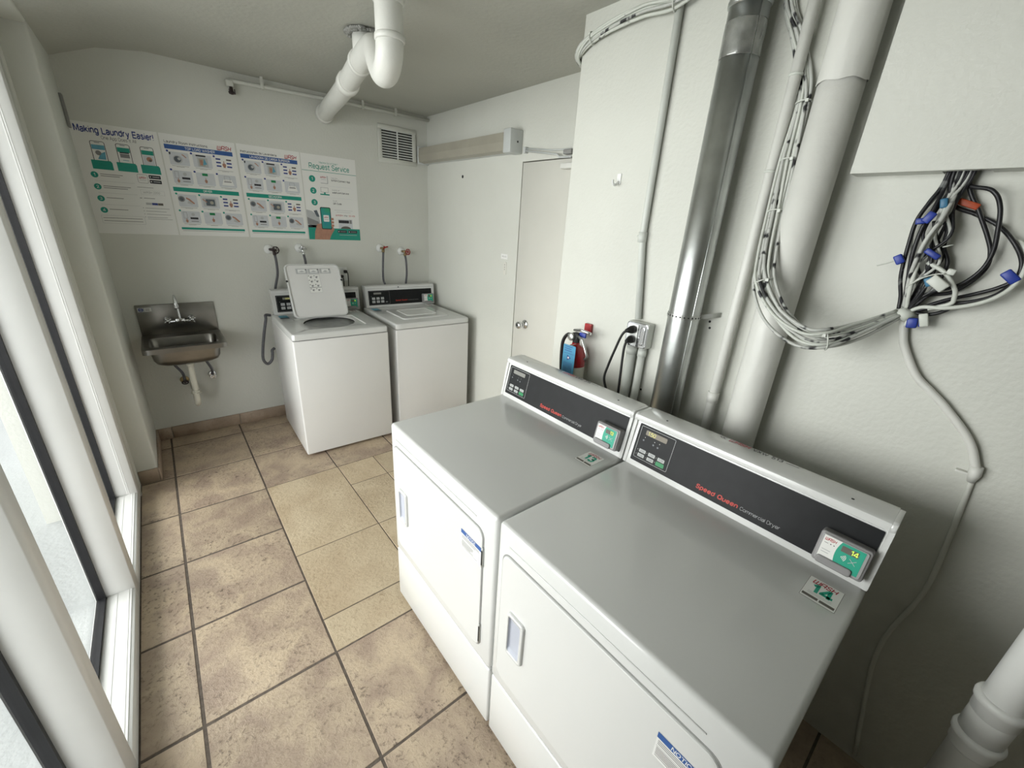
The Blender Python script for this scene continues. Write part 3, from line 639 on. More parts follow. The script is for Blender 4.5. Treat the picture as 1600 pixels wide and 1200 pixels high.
def card_reader(parent, O, U, V, N, u0, u1, v0, v1, num, depth=0.032, bright=True):
    O, U, V, N = Vector(O), Vector(U), Vector(V), Vector(N)
    w, h = u1 - u0, v1 - v0; cx, cy = (u0 + u1) / 2, (v0 + v1) / 2
    bm = bmesh.new(); add_slab(bm, rrect(w, h, .007, 4, cx, cy), O, U, V, N, 0, depth, bev=.004)
    r = build('card_reader', bm, 'reader_grey', parent)
    bm = bmesh.new(); add_slab(bm, rrect(w * .90, h * .86, .005, 4, cx, cy), O, U, V, N, depth - .001, depth + .003, bev=.0015)
    build('bezel', bm, 'reader_clear', r)
    ik = Ink(O, U, V, N, base=depth + .0032)
    a, b, c, d = u0 + w * .09, u1 - w * .11, v0 + h * .12, v1 - h * .10
    m = a + (b - a) * .36
    ik.rect(a, c, b, d, 'paper_white', 0)
    pts = [(b, c), (b, d), (m + .006, d)]
    for k in range(9):
        t = -1 + 2 * k / 8
        pts.append((m + .006 * t * t, (c + d) / 2 - (d - c) / 2 * t))
    ik.poly(pts, 'ink_green', 1)
    wash_logo(ik, (a + m) / 2, d - h * .14, h * .085, 'ink_red', 2, 'c', (m - a) * .8)
    ik.rect(a + .004, d - h * .23, a + .012, d - h * .215, 'ink_grey', 2)
    ik.circ(a + (m - a) * .58, d - h * .22, .0013, 'ink_black', 2, 8); ik.circ(a + (m - a) * .8, d - h * .22, .0013, 'ink_black', 2, 8)
    ik.rect(a + .004, c + h * .33, m - .008, c + h * .35, 'ink_light', 2); ik.rect(a + .004, c + h * .25, m - .010, c + h * .27, 'ink_light', 2)
    x0, x1 = m + (b - m) * .16, m + (b - m) * .80
    ik.rect(x0, d - h * .26, x1, d - h * .08, 'ink_brown', 2)
    ik.text(num, x1 - .001, d - h * .235, h * .13, 'digit_lime', 3, 'r', .01)
    for k in range(4):                                  # contactless waves
        rr = .003 + .0028 * k; xx, yy = m + (b - m) * .22, c + h * .36
        arc = [(xx + rr * math.cos(q), yy + rr * math.sin(q)) for q in [(-.75 + 1.5 * i / 8) for i in range(9)]]
        arc += [(xx + (rr - .0012) * math.cos(q), yy + (rr - .0012) * math.sin(q)) for q in [(.75 - 1.5 * i / 8) for i in range(9)]]
        ik.poly(arc, 'ink_white', 2)
    xx, yy = m + (b - m) * .68, c + h * .34
    ik.poly([(xx - .007, yy + .006), (xx - .0065, yy + .007), (xx + .007, yy - .005), (xx + .0065, yy - .006)], 'ink_light', 2)
    ik.poly([(xx - .007, yy - .005), (xx - .0065, yy - .006), (xx + .007, yy + .006), (xx + .0065, yy + .007)], 'ink_light', 2)
    ik.build('display_face', r)
    # pouting lower lip
    bm = bmesh.new()
    add_slab(bm, rrect(w * .70, h * .24, .006, 4, u0 + w * .44, v0 + h * .13), O, U, V, N, depth - .001, depth + .009, bev=.003)
    build('lip', bm, 'reader_grey', r)
    return r

def dryer(y0, num, model, label, amber):
    t = thing('clothes_dryer', label, 'dryer', (1.27, y0 - .35, 0), 'commercial clothes dryers')
    Y = lambda u: y0 - u
    bm = bmesh.new()
    add_box(bm, .936, 1.60, Y(.6985), Y(.0015), .299, .914, bev=.013, seg=4)
    build('cabinet', bm, 'enamel_white', t)
    bm = bmesh.new(); add_box(bm, .938, 1.60, Y(.698), Y(.002), .022, .2925, bev=.008, seg=3); add_box(bm, .950, 1.59, Y(.690), Y(.010), .290, .302, mi=1)
    build('lower_panel', bm, ['enamel_white', 'gap_dark'], t)
    for u in (.05, .65):
        for x in (.99, 1.55):
            bm = bmesh.new(); add_lathe(bm, [(.022, 0), (.022, .008), (.010, .010), (.010, .03)], (x, Y(u), 0)); build('foot', bm, 'rubber_black', t)
    bm = bmesh.new(); add_box(bm, .934, .9365, Y(.60), Y(.05), .857, .861, bev=.001, seg=1); build('ridge', bm, 'enamel_white', t)
    # door
    O = (.936, y0, 0); U = (0, -1, 0); V = (0, 0, 1); N = (-1, 0, 0)
    bm = bmesh.new()
    add_slab(bm, rrect(.618, .490, .034, 8, .335, .588), O, U, V, N, -.002, .0006, mi=1)
    add_slab(bm, rrect(.610, .482, .031, 8, .335, .588), O, U, V, N, -.002, .0055, mi=0, bev=.004)
    door = build('door', bm, ['enamel_white', 'seam_grey'], t)
    bm = bmesh.new()
    o = rrect(.070, .158, .012, 6, .110, .577); i = rrect(.050, .136, .008, 6, .108, .577)
    def ring(pts, d): return [bm.verts.new(Vector(O) + Vector(U) * x + Vector(V) * y + Vector(N) * (.0055 + d)) for x, y in pts]
    rs = [ring(o, 0), ring(rrect(.068, .156, .012, 6, .110, .577), .006), ring(rrect(.064, .152, .011, 6, .110, .577), .009), ring(rrect(.052, .138, .009, 6, .108, .577), .009), ring(i, .006)]
    for a, b in zip(rs, rs[1:]):
        for k in range(len(a)): f = bm.faces.new((a[k], a[(k + 1) % len(a)], b[(k + 1) % len(a)], b[k])); f.smooth = True
    h = build('handle', bm, 'enamel_white', door)
    bm = bmesh.new()
    i2 = rrect(.048, .134, .008, 6, .108, .577)
    a = ring(i2, .007); b = [bm.verts.new(Vector(O) + Vector(U) * (x * .8 + .108 * .2 - .004) + Vector(V) * (.577 + (y - .577) * .86) + Vector(N) * .0062) for x, y in i2]
    for k in range(len(a)): bm.faces.new((a[k], a[(k + 1) % len(a)], b[(k + 1) % len(a)], b[k])).smooth = True
    bm.faces.new(b)
    build('grip_pocket', bm, 'handle_grey', door)
    ik = Ink(O, U, V, N, base=.0058)
    ik.rect(.528, .695, .636, .768, 'ink_white', 0); ik.rect(.528, .752, .636, .768, 'ink_blue', 1)
    ik.text('NOTICE', .582, .7545, .010, 'ink_white', 2, 'c', .03, .15, .050)
    ik.lines(.532, .630, .7455, .0048, 3, .0022, 'ink_grey', 1); ik.rect(.530, .7295, .634, .7303, 'ink_grey', 1)
    ik.lines(.532, .600, .7245, .0045, 5, .0022, 'ink_grey', 1); ik.lines(.532, .632, .7015, .004, 1, .0018, 'ink_grey', 1)
    ik.build('notice_label', door)
    for z0, z1 in ((.698, .772), (.372, .458)):
        bm = bmesh.new(); add_box(bm, .9295, .938, Y(.6445), Y(.6385), z0, z1, bev=.001, seg=1)
        add_box(bm, .928, .931, Y(.6435), Y(.6395), z0 + .01, z1 - .01, mi=1)
        build('hinge', bm, ['steel_plate', 'gap_dark'], door)
    # console
    prof = [(1.492, .912), (1.527, 1.066), (1.5195, 1.071), (1.5185, 1.080), (1.522, 1.089), (1.530, 1.093), (1.612, 1.093), (1.622, 1.088), (1.624, 1.075), (1.612, 1.066), (1.606, .85), (1.60, .85), (1.60, .912)]
    bm = bmesh.new(); add_prism_y(bm, prof, Y(.688), Y(.012)); cons = build('console', bm, 'enamel_white', t, smooth_angle=28)
    p2 = [(1.4885, .9145), (1.5235, 1.067), (1.519, 1.072), (1.5180, 1.080), (1.5215, 1.0895), (1.530, 1.0938), (1.605, 1.0938), (1.612, 1.088), (1.606, .915)]
    for a, b in ((.0005, .0125), (.6875, .6995)):
        bm = bmesh.new(); fs = add_prism_y(bm, p2, Y(b), Y(a))
        bmesh.ops.bevel(bm, geom=list(bm.edges), offset=.0028, segments=2, affect='EDGES', profile=.5)
        build('end_cap', bm, 'enamel_white', cons, smooth_angle=35)
    for u in (.10, .606):
        bm = bmesh.new(); add_cyl(bm, (1.555, Y(u), 1.0925), (1.555, Y(u), 1.0937), .0035, 12); build('screw_hole', bm, 'gap_dark', cons)
    Oc = (1.492, y0, .914)
    bm = bmesh.new(); add_slab(bm, rrect(.658, .133, .003, 3, .355, .0855), Oc, U, CV, CN, -.002, .0015)
    cp = build('control_panel', bm, 'panel_black', t)
    ik = Ink(Oc, U, CV, CN, base=.0018)
    ik.frame(.0345, .033, .1605, .1465, .0011, 'ink_light', 1, .004)
    ik.rr(.055, .1205, .133, .1375, .003, 'lcd' if amber else 'lcd_off', 1)
    if amber: ik.text('1.50', .064, .1228, .0118, 'digit_amber', 2, 'l', .0, .12)
    for x, y in ((.057, .111), (.094, .109), (.112, .110)): ik.circ(x, y, .0013, 'ink_white' if amber else 'ink_grey', 1, 8)
    for x, y in ((.054, .100), (.092, .098), (.109, .096)):
        ik.circ(x, y, .0035, 'ink_mid', 1, 10); ik.circ(x, y, .0018, 'ink_grey', 2, 8)
    for k, (x, y) in enumerate(((.062, .0625), (.0975, .0625), (.133, .0615), (.0605, .046), (.0965, .0455))):
        ik.rr(x - .0125, y - .0058, x + .0125, y + .0058, .002, 'button_grey', 1)
        ik.text(('3.00', '1.50', '2.00', '4.50', 'LOWER')[k], x, y - .003, .0055, 'ink_mid', 2, 'c', .02, 0, .016)
        ik.circ(x - .018, y + .0005, .0009, 'ink_white', 1, 8)
    ik.rr(.118, .0385, .148, .0525, .003, 'button_green', 1); ik.circ(.114, .0465, .0009, 'ink_white', 1, 8)
    ik.build('keypad', cp)
    ik = Ink(Oc, U, CV, CN, base=.0018)
    ik.text('Speed Queen', .262, .0365, .0120, 'ink_redtext', 1, 'l', .050, .1, .126)
    ik.text('Commercial Dryer', .394, .0365, .0095, 'ink_light', 1, 'l', .0, 0, .104)
    ik.build('maker_lettering', cp)
    rd = card_reader(t, Oc, U, CV, CN, .582, .684, .022, .103, num)
    # number sticker and rating label
    ik = Ink((0, y0, .914), (0, -1, 0), (1, 0, 0), (0, 0, 1), base=.0003)
    a, b, c, e = .600, .669, 1.352, 1.439
    ik.rect(a, c, b, e, 'ink_brown', 0); ik.rect(a + .0007, c + .0007, b - .0007, e - .0007, 'paper_white', 1)
    wash_logo(ik, (a + b) / 2, e - .021, .014, 'ink_red', 2, 'c', .050)
    ik.text(num, (a + b) / 2, e - .055, .030, 'ink_green', 2, 'c', .065, 0, .042)
    for q in range(3): ik.rect(a + .010, c + .0225 + .0035 * q, b - .012, c + .0233 + .0035 * q, 'ink_light', 2)
    ik.rect(a + .003, c + .007, a + .034, c + .016, 'ink_brown', 2); ik.rect(a + .037, c + .007, b - .003, c + .016, 'ink_brown', 2)
    ik.build('number_sticker', t)
    ik = Ink((0, y0, 1.093), (0, -1, 0), (1, 0, 0), (0, 0, 1), base=.0004)
    for k in (0, 1):
        x = .255 + .009 * k
        ik.poly([(x, 1.602), (x + .010, 1.611), (x + .013, 1.611), (x + .004, 1.602), (x + .013, 1.593), (x + .010, 1.593)][:4], 'ink_black', 1)
        ik.poly([(x, 1.602), (x + .004, 1.602), (x + .013, 1.593), (x + .010, 1.593)], 'ink_black', 1)
    wash_logo(ik, .285, 1.594, .015, 'ink_red', 1, 'l', .062)
    ik.text('VXW', .354, 1.594, .014, 'ink_black', 1, 'l', .04, 0, .042)
    ik.text(model, .405, 1.594, .014, 'ink_black', 1, 'l', .04, 0, .030)
    ik.rect(.442, 1.6005, .474, 1.6030, 'ink_black', 1); ik.rect(.442, 1.597, .478, 1.5976, 'ink_grey', 1)
    ik.build('rating_label', cons)
    return t

dryer(-2.317, '13', '514', 'white clothes dryer numbered 13, farther of the pair, with blank display and fire extinguisher behind', False)
dryer(-3.022, '14', '513', 'white clothes dryer numbered 14, nearest the camera, with 1.50 on its display', True)

# ================================================================= WASHERS (built in their own frame)
def superloop(bm, cx, cy, x0, x1, y0, y1, z, N=160, e=60):
    out = []
    for k in range(N):
        a = 2 * PI * (k + .5) / N; c, s = math.cos(a), math.sin(a)
        A = (x1 - cx) if c > 0 else (cx - x0); B = (y1 - cy) if s > 0 else (cy - y0)
        r = ((abs(c) / A) ** e + (abs(s) / B) ** e) ** (-1 / e)
        out.append(bm.verts.new((cx + c * r, cy + s * r, z)))
    return out

def bridge(bm, a, b, mi=0, smooth=False):
    fs = [bm.faces.new((a[k], a[(k + 1) % len(a)], b[(k + 1) % len(a)], b[k])) for k in range(len(a))]
    setm(fs, mi, smooth)

def washer(x, y, W, label, opened, num):
    t = thing('washing_machine', label, 'washing machine', (x, y, 0), 'top-loading washing machines', local=True, rotz=math.radians(-1.3))
    D = .71
    bm = bmesh.new()
    add_box(bm, 0, W, .004, D, .018, .869, bev=.010, seg=3)
    if opened:        # keep the cabinet hollow under the tub mouth
        bm.faces.ensure_lookup_table()
        for f in list(bm.faces):
            if f.calc_center_median().z > .868 and abs(f.normal.z) > .9: bm.faces.remove(f)
    build('cabinet', bm, 'enamel_white_washer', t, smooth_angle=40)
    for a in (.05, W - .05):
        for b in (.06, D - .06):
            bm = bmesh.new(); add_lathe(bm, [(.020, 0), (.020, .006), (.009, .008), (.009, .03)], (a, b, 0)); build('foot', bm, 'rubber_black', t)
    bm = bmesh.new()
    cx, cy = (.326, .325) if opened else (.325, .32)
    L = [superloop(bm, cx, cy, i, W - i, i, D - i, z, e=40) for i, z in ((0, .8735), (0, .902), (.002, .909), (.006, .9125), (.012, .914))]
    L = [superloop(bm, cx, cy, .006, W - .006, .006, D - .006, .8735, e=40)] + L
    if opened:
        L.append(superloop(bm, cx, cy, .105, .535, .105, .475, .914, e=14))
        L.append(superloop(bm, cx, cy, .110, .530, .110, .470, .908, e=12))
        for r, z in ((.182, .906), (.176, .902), (.172, .880), (.172, .80)): L.append(superloop(bm, cx, cy, cx - r, cx + r, cy - r, cy + r, z, e=2))
        for a, b in zip(L[:9], L[1:9]): bridge(bm, a, b)
        for a, b in zip(L[8:], L[9:]): bridge(bm, a, b, 0 if a is L[8] else 1, True)
    else:
        for a, b in zip(L, L[1:]): bridge(bm, a, b)
        bm.faces.new(L[-1])
    build('top_panel', bm, ['enamel_white', 'gap_dark'], t, smooth_angle=35)
    if opened:
        hp = [(.911, -.10, .90), (.905, -.12, .87), (.877, -.135, .77), (.850, -.14, .64), (.843, -.14, .56), (.868, -.14, .522), (.900, -.14, .55), (.912, -.135, .60), (.914, -.13, .625), (.935, -.125, .64)]
        bm = bmesh.new(); add_tube(bm, catmull([(.945, -.09, .895)] + hp), .0105, 14)
        bmesh.ops.translate(bm, verts=bm.verts, vec=(-x - .016, -y, 0)); tag(build('drain_hose', bm, 'hose_grey', t), 'grey corrugated hose')
        bm = bmesh.new()
        add_lathe(bm, [(.168, .895), (.168, .86), (.225, .83), (.225, .46), (.20, .44), (.001, .44)], (cx, cy, 0), n=40)
        tub = build('tub', bm, 'tub_steel', t, recalc=False)
        bm = bmesh.new(); add_lathe(bm, [(.10, .44), (.06, .47), (.045, .55), (.042, .74), (.030, .76), (.001, .765)], (cx, cy, 0), n=28); build('agitator', bm, 'plastic_white', t)
        bm = bmesh.new(); add_lathe(bm, [(.172, .893), (.158, .888), (.156, .878), (.168, .872)], (cx, cy, 0), n=40); build('tub_ring', bm, 'plastic_white', t)
    # lid
    lx0, lx1, ly0, ly1 = (.122, .512, 0, 0) if opened else (.118, .528, .12, .50)
    if opened:
        ang = math.radians(65.0)
        O = Vector((0, .462, .9155)); U = Vector((1, 0, 0)); V = Vector((0, math.cos(ang), math.sin(ang))); N = Vector((0, -math.sin(ang), math.cos(ang)))
        Lh = .405
        bm = bmesh.new()
        add_slab(bm, rrect(lx1 - lx0, Lh, .035, 6, (lx0 + lx1) / 2, Lh / 2 + .004), O, U, V, N, -.016, 0)
        lid = build('lid', bm, 'enamel_white_washer', t)
        bm = bmesh.new()
        a = rrect(lx1 - lx0 + .006, Lh + .006, .038, 6, (lx0 + lx1) / 2, Lh / 2 + .004); b = rrect(lx1 - lx0 - .012, Lh - .012, .030, 6, (lx0 + lx1) / 2, Lh / 2 + .004)
        R = lambda pts, d: [bm.verts.new(O + U * p + V * q + N * d) for p, q in pts]
        r4 = [R(a, -.018), R(a, .006), R(b, .009), R(b, 0)]
        for p, q in zip(r4, r4[1:]):
            for k in range(len(p)): bm.faces.new((p[k], p[(k + 1) % len(p)], q[(k + 1) % len(p)], q[k]))
        build('rim', bm, 'enamel_white', lid, smooth_angle=30)
        for xx in (lx0 - .001, lx1 + .001):
            bm = bmesh.new(); q = O + U * xx + V * (Lh * .70) + N * .004; add_lathe(bm, [(.008, -.006), (.008, .004), (.004, .010), (.001, .011)], q, '-y', 12); build('bumper', bm, 'rubber_black', lid)
        ik = Ink(O, U, V, N, base=.0004)
        for k in range(3):
            x0 = .196 + k * .085
            ik.rect(x0, Lh * .835, x0 + .080, Lh * .935, 'ink_light', 1)
            ik.rect(x0 + .014, Lh * .855, x0 + .066, Lh * .920, 'ink_white', 2)
            ik.circ(x0 + .070, Lh * .915, .004, 'ink_black', 2, 8)
            ik.poly([(x0 + .016, Lh * .87), (x0 + .04, Lh * .90), (x0 + .064, Lh * .875), (x0 + .04, Lh * .865)], 'ink_light', 3)
        ik.rect(.268, Lh * .47, .356, Lh * .82, 'ink_light', 1); ik.rect(.2695, Lh * .474, .3545, Lh * .816, 'paper_white', 2)
        for r_ in range(4):
            for c_ in range(2):
                x0, y1 = .274 + c_ * .040, Lh * (.80 - r_ * .083)
                ik.circ(x0 + .003, y1 - .003, .0035, 'ink_black', 3, 8)
                ik.circ(x0 + .018, y1 - .014, .008, 'ink_light', 3, 10); ik.circ(x0 + .018, y1 - .014, .005, 'ink_grey', 4, 8)
                ik.rect(x0 + .012, y1 - .010, x0 + .030, y1 - .007, 'ink_grey', 4)
        ik.rect(.270, Lh * .565, .354, Lh * .575, 'ink_grey', 4)
        ik.build('instruction_sticker', lid)
    else:
        bm = bmesh.new()
        add_slab(bm, rrect(lx1 - lx0, ly1 - ly0, .03, 6, (lx0 + lx1) / 2, (ly0 + ly1) / 2), (0, 0, .914), (1, 0, 0), (0, 1, 0), (0, 0, 1), -.001, .009, bev=.006)
        lid = build('lid', bm, 'enamel_white', t)
        bm = bmesh.new()
        o = rrect(.27, .235, .02, 5, .325, .325); i = rrect(.255, .22, .016, 5, .325, .325)
        R = lambda pts, z: [bm.verts.new((p, q, z)) for p, q in pts]
        rr = [R(o, .9225), R(rrect(.267, .232, .02, 5, .325, .325), .9265), R(rrect(.259, .224, .018, 5, .325, .325), .9265), R(i, .9235)]
        for p, q in zip(rr, rr[1:]):
            for k in range(len(p)): bm.faces.new((p[k], p[(k + 1) % len(p)], q[(k + 1) % len(p)], q[k]))
        bm.faces.new(rr[-1]); build('lid_panel', bm, 'plastic_white', lid)
    # stickers printed on the top
    ik = Ink((0, 0, .914), (1, 0, 0), (0, 1, 0), (0, 0, 1), base=.0004)
    ik.rect(.03, .40, .098, .62, 'ink_light', 0); ik.rect(.034, .50, .094, .615, 'ink_sky', 1); ik.rect(.034, .455, .094, .535, 'ink_light', 1)
    ik.lines(.038, .090, .520, .014, 5, .004, 'ink_grey', 2)
    ik.build('top_sticker', t)
    ik = Ink((0, 0, .914), (1, 0, 0), (0, 1, 0), (0, 0, 1), base=.0004)
    ik.rect(.555, .545, .63, .63, 'ink_light', 0); ik.rect(.557, .547, .628, .628, 'paper_white', 1)
    wash_logo(ik, .5925, .610, .011, 'ink_red', 2, 'c', .045); ik.text(num, .5925, .572, .030, 'ink_grey', 2, 'c', .03, 0, .040); ik.rect(.560, .553, .625, .561, 'ink_brown', 2)
    ik.build('number_sticker', t)
    # console across the back
    X0, X1 = .020, W + .026
    prof = [(.662, .912), (.682, 1.070), (.677, 1.074), (.676, 1.083), (.680, 1.091), (.688, 1.095), (.752, 1.095), (.758, 1.090), (.758, .912)]
    def prism_x(bm, prof, x0, x1):
        a = [bm.verts.new((x0, p, q)) for p, q in prof]; b = [bm.verts.new((x1, p, q)) for p, q in prof]; n = len(prof)
        for k in range(n): bm.faces.new((a[k], a[(k + 1) % n], b[(k + 1) % n], b[k]))
        bm.faces.new(list(reversed(a))); bm.faces.new(b)
    bm = bmesh.new(); prism_x(bm, prof, X0 + .010, X1 - .010); cons = build('console', bm, 'enamel_white', t, smooth_angle=28)
    p2 = [(.659, .9145), (.679, 1.071), (.675, 1.075), (.675, 1.084), (.679, 1.092), (.688, 1.0962), (.752, 1.0962), (.759, 1.090), (.759, .9145)]
    for a, b in ((X0, X0 + .011), (X1 - .011, X1)):
        bm = bmesh.new(); prism_x(bm, p2, a, b); bmesh.ops.bevel(bm, geom=list(bm.edges), offset=.0025, segments=2, affect='EDGES', profile=.5)
        build('end_cap', bm, 'enamel_white', cons, smooth_angle=35)
    V = Vector((0, .1256, .9921)); N = Vector((0, -.9921, .1256)); U = Vector((1, 0, 0)); O = Vector((X0, .662, .912))
    bm = bmesh.new(); add_slab(bm, rrect(X1 - X0 - .05, .126, .003, 3, (X1 - X0) / 2, .082), O, U, V, N, -.002, .0015); cp = build('control_panel', bm, 'panel_black', t)
    ik = Ink(O, U, V, N, base=.0018)
    ik.frame(.030, .025, .215, .140, .0012, 'ink_grey', 1, .004)
    ik.rr(.072, .112, .140, .128, .002, 'lcd_off', 1)
    if opened: ik.text('0.00', .106, .1145, .011, 'digit_amber', 2, 'c', .01)
    for r_ in range(2):
        for c_ in range(3):
            x, y = .068 + c_ * .040, .077 - r_ * .028
            ik.rr(x - .014, y - .010, x + .014, y + .010, .002, 'button_grey', 1); ik.rect(x - .009, y - .002, x + .009, y + .001, 'ink_grey', 2)
    ik.rr(.175, .040, .195, .048, .002, 'ink_grey', 1); ik.circ(.050, .096, .0025, 'ink_grey', 1, 8)
    ik.text('Speed Queen', .268, .046, .011, 'ink_redtext', 1, 'l', .03, .1, .115)
    ik.text('Commercial Washer', .388, .046, .008, 'ink_grey', 1, 'l', 0, 0, .105)
    ik.build('keypad', cp)
    bm = bmesh.new(); add_box(bm, .315, .327, .672, .684, 1.076, 1.084, bev=.002, seg=1); build('lock', bm, 'gap_dark', cons)
    card_reader(t, O, U, V, N, X1 - X0 - .128, X1 - X0 - .018, .012, .098, num, .03)
    return t

washer(.924, -.8425, .648, 'white top-loading washing machine with its square lid propped open', True, '11')
washer(1.640, -.8425, .650, 'white top-loading washing machine with its lid closed, beside the recess wall', False, '12')

# ================================================================= PIPES AND CABLES ON THE RIGHT-HAND WALL
def vpipe(name, label, cat, x, y, z0, z1, r, m, n=24, group=None):
    bm = bmesh.new(); add_cyl(bm, (x, y, z0), (x, y, z1), r, n); o = build(name, bm, m); return tag(o, label, cat, group)

t = thing('conduit', 'thin grey-white conduit running from the cable bundle down to the outlet box', 'conduit', (1.884, -2.70, 1.32), 'painted electrical conduits')
bm = bmesh.new(); add_tube(bm, [(1.884, -2.688, 2.488), (1.884, -2.69, 1.66), (1.884, -2.735, 1.325)], .0135, 14); build('tube', bm, 'conduit_paint', t)
bm = bmesh.new(); add_cyl(bm, (1.884, -2.69, 1.632), (1.884, -2.69, 1.672), .0175, 14); add_cyl(bm, (1.884, -2.672, 1.655), (1.884, -2.665, 1.655), .004, 8); build('coupling', bm, 'conduit_paint', t)

t = thing('spiral_duct', 'tall shiny galvanised vent duct with a clear tape band near its top', 'duct', (1.826, -2.963, .45))
bm = bmesh.new(); add_cyl(bm, (1.826, -2.963, .45), (1.826, -2.963, 2.315), .056, 40); add_tube(bm, [(1.797, -3.0115, .45), (1.797, -3.0115, 2.31)], .0022, 6); build('pipe', bm, 'galvanised', t)
bm = bmesh.new(); add_lathe(bm, [(.0575, 2.30), (.0605, 2.306), (.0605, 2.314), (.0575, 2.32), (.0575, 2.335), (.061, 2.342), (.061, 2.350), (.058, 2.356), (.058, 2.488)], (1.826, -2.963, 0), n=40); build('collar', bm, 'galvanised', t)
bm = bmesh.new(); add_lathe(bm, [(.0566, 2.175), (.0572, 2.178), (.0570, 2.215), (.0576, 2.23), (.0570, 2.262), (.0566, 2.265)], (1.826, -2.963, 0), n=40); build('tape', bm, 'clear_tape', t)
bm = bmesh.new()
pts = [(1.898, -2.876, 1.385), (1.88, -2.882, 1.388)] + [(1.826 + .0575 * math.cos(math.radians(a)), -2.963 + .0575 * math.sin(math.radians(a)), 1.392) for a in range(60, 301, 10)] + [(1.87, -3.045, 1.402), (1.896, -3.065, 1.407)]
R1 = [[bm.verts.new((x, y, z + dz)) for dz in (-.0085, .0085)] for x, y, z in pts]
R2 = []
for i, (x, y, z) in enumerate(pts):
    v = Vector((x - 1.826, y + 2.963, 0)).normalized() * .0012
    R2.append([bm.verts.new((x + v.x, y + v.y, z + dz)) for dz in (-.0085, .0085)])
for i in range(len(pts) - 1):
    bm.faces.new((R1[i][0], R1[i + 1][0], R1[i + 1][1], R1[i][1])); bm.faces.new((R2[i][0], R2[i][1], R2[i + 1][1], R2[i + 1][0]))
    bm.faces.new((R1[i][1], R1[i + 1][1], R2[i + 1][1], R2[i][1])); bm.faces.new((R1[i][0], R2[i][0], R2[i + 1][0], R1[i + 1][0]))
for a in range(70, 300, 14):
    q = math.radians(a); c = Vector((math.cos(q), math.sin(q), 0)); o = Vector((1.826, -2.963, 1.392)) + c * .0585
    add_cyl(bm, o, o + c * .0006, .0032, 8, mi=1)
build('hanger_strap', bm, ['steel_plate', 'gap_dark'], t)
for (y, z) in ((-3.03, 1.375), (-3.035, 1.352), (-2.80, 1.02)):
    bm = bmesh.new(); add_cyl(bm, (1.9005, y, z), (1.8985, y, z), .0045, 10)
    tag(build('screw_hole', bm, 'gap_dark'), 'tiny dark hole left in the wall around the shiny duct', 'hole', 'dark screw holes around the duct')

t = thing('conduit', 'thin white conduit hung between the shiny duct and the thick pipe', 'conduit', (1.866, -3.122, .5), 'painted electrical conduits')
bm = bmesh.new(); add_cyl(bm, (1.866, -3.122, .5), (1.866, -3.122, 2.488), .0165, 18); build('tube', bm, 'pipe_paint', t)
bm = bmesh.new(); add_cyl(bm, (1.866, -3.122, 1.09), (1.866, -3.122, 1.13), .0195, 18); build('coupling', bm, 'pipe_paint', t)
for z in (2.115, 1.865):
    bm = bmesh.new(); add_lathe(bm, [(.0170, z), (.019, z + .002), (.019, z + .006), (.0170, z + .008)], (1.866, -3.122, 0), n=18); build('cable_tie', bm, 'tie_white', t)

t = thing('drain_pipe', 'thick white painted vertical pipe wrapped with cloth near the top', 'pipe', (1.835, -3.253, 0))
bm = bmesh.new(); add_cyl(bm, (1.835, -3.253, 0.0), (1.835, -3.253, 2.488), .0535, 36); build('pipe', bm, 'pipe_paint', t)
bm = bmesh.new()
n = 48; rings = []
for z in (2.068, 2.072, 2.09, 2.12, 2.17, 2.25, 2.34, 2.488):
    rings.append([bm.verts.new((1.835 + (.0565 + .0007 * math.sin(k * 2.1 + z * 50) + .0005 * math.sin(k * .9 + z * 130)) * math.cos(2 * PI * k / n), -3.253 + (.0565 + .0007 * math.sin(k * 2.1 + z * 50)) * math.sin(2 * PI * k / n), z + (.0025 * math.sin(k * .7) if z < 2.08 else 0))) for k in range(n)])
for a, b in zip(rings, rings[1:]): bridge(bm, a, b, 0, True)
build('wrap', bm, 'pipe_paint', t)

PX, PY, PR = 1.45, -3.957, .0315
t = thing('drain_pipe', 'white plastic pipe with two flared joints in the lower right corner', 'pipe', (PX, PY, 0))
bm = bmesh.new(); add_cyl(bm, (PX, PY, 0), (PX, PY, 2.488), PR, 36); build('pipe', bm, 'pvc_white', t)
for z in (.765, .865):
    bm = bmesh.new(); add_lathe(bm, [(PR + .0005, z - .040), (PR + .003, z - .036), (PR + .0035, z - .014), (PR + .007, z - .009), (PR + .008, z), (PR + .006, z + .006), (PR + .0005, z + .008)], (PX, PY, 0), n=36); build('joint', bm, 'pvc_white', t)
bm = bmesh.new(); add_cyl(bm, (PX, PY, .77), (PX, PY, .86), PR + .002, 36); build('sleeve', bm, 'pvc_white', t)

# outlet box with two plugs
t = thing('outlet_box', 'square metal outlet box on the wall with two black plugs', 'outlet', (1.875, -2.76, 1.21))
bm = bmesh.new(); add_box(bm, 1.856, 1.8995, -2.812, -2.708, 1.213, 1.318, bev=.004); build('box', bm, 'conduit_paint', t)
bm = bmesh.new(); add_slab(bm, rrect(.104, .105, .014, 4), (1.856, -2.76, 1.2655), (0, -1, 0), (0, 0, 1), (-1, 0, 0), 0, .006, bev=.003)
pl = build('cover', bm, 'chrome', t)
bm = bmesh.new(); add_slab(bm, rrect(.050, .086, .003, 3, -.018, 0), (1.8495, -2.76, 1.2655), (0, -1, 0), (0, 0, 1), (-1, 0, 0), 0, .002); build('receptacle', bm, 'steel_plate', pl)
bm = bmesh.new(); add_slab(bm, rrect(.022, .080, .010, 5, .030, 0), (1.8495, -2.76, 1.2655), (0, -1, 0), (0, 0, 1), (-1, 0, 0), 0, .004, bev=.003); build('embossing', bm, 'chrome', pl)
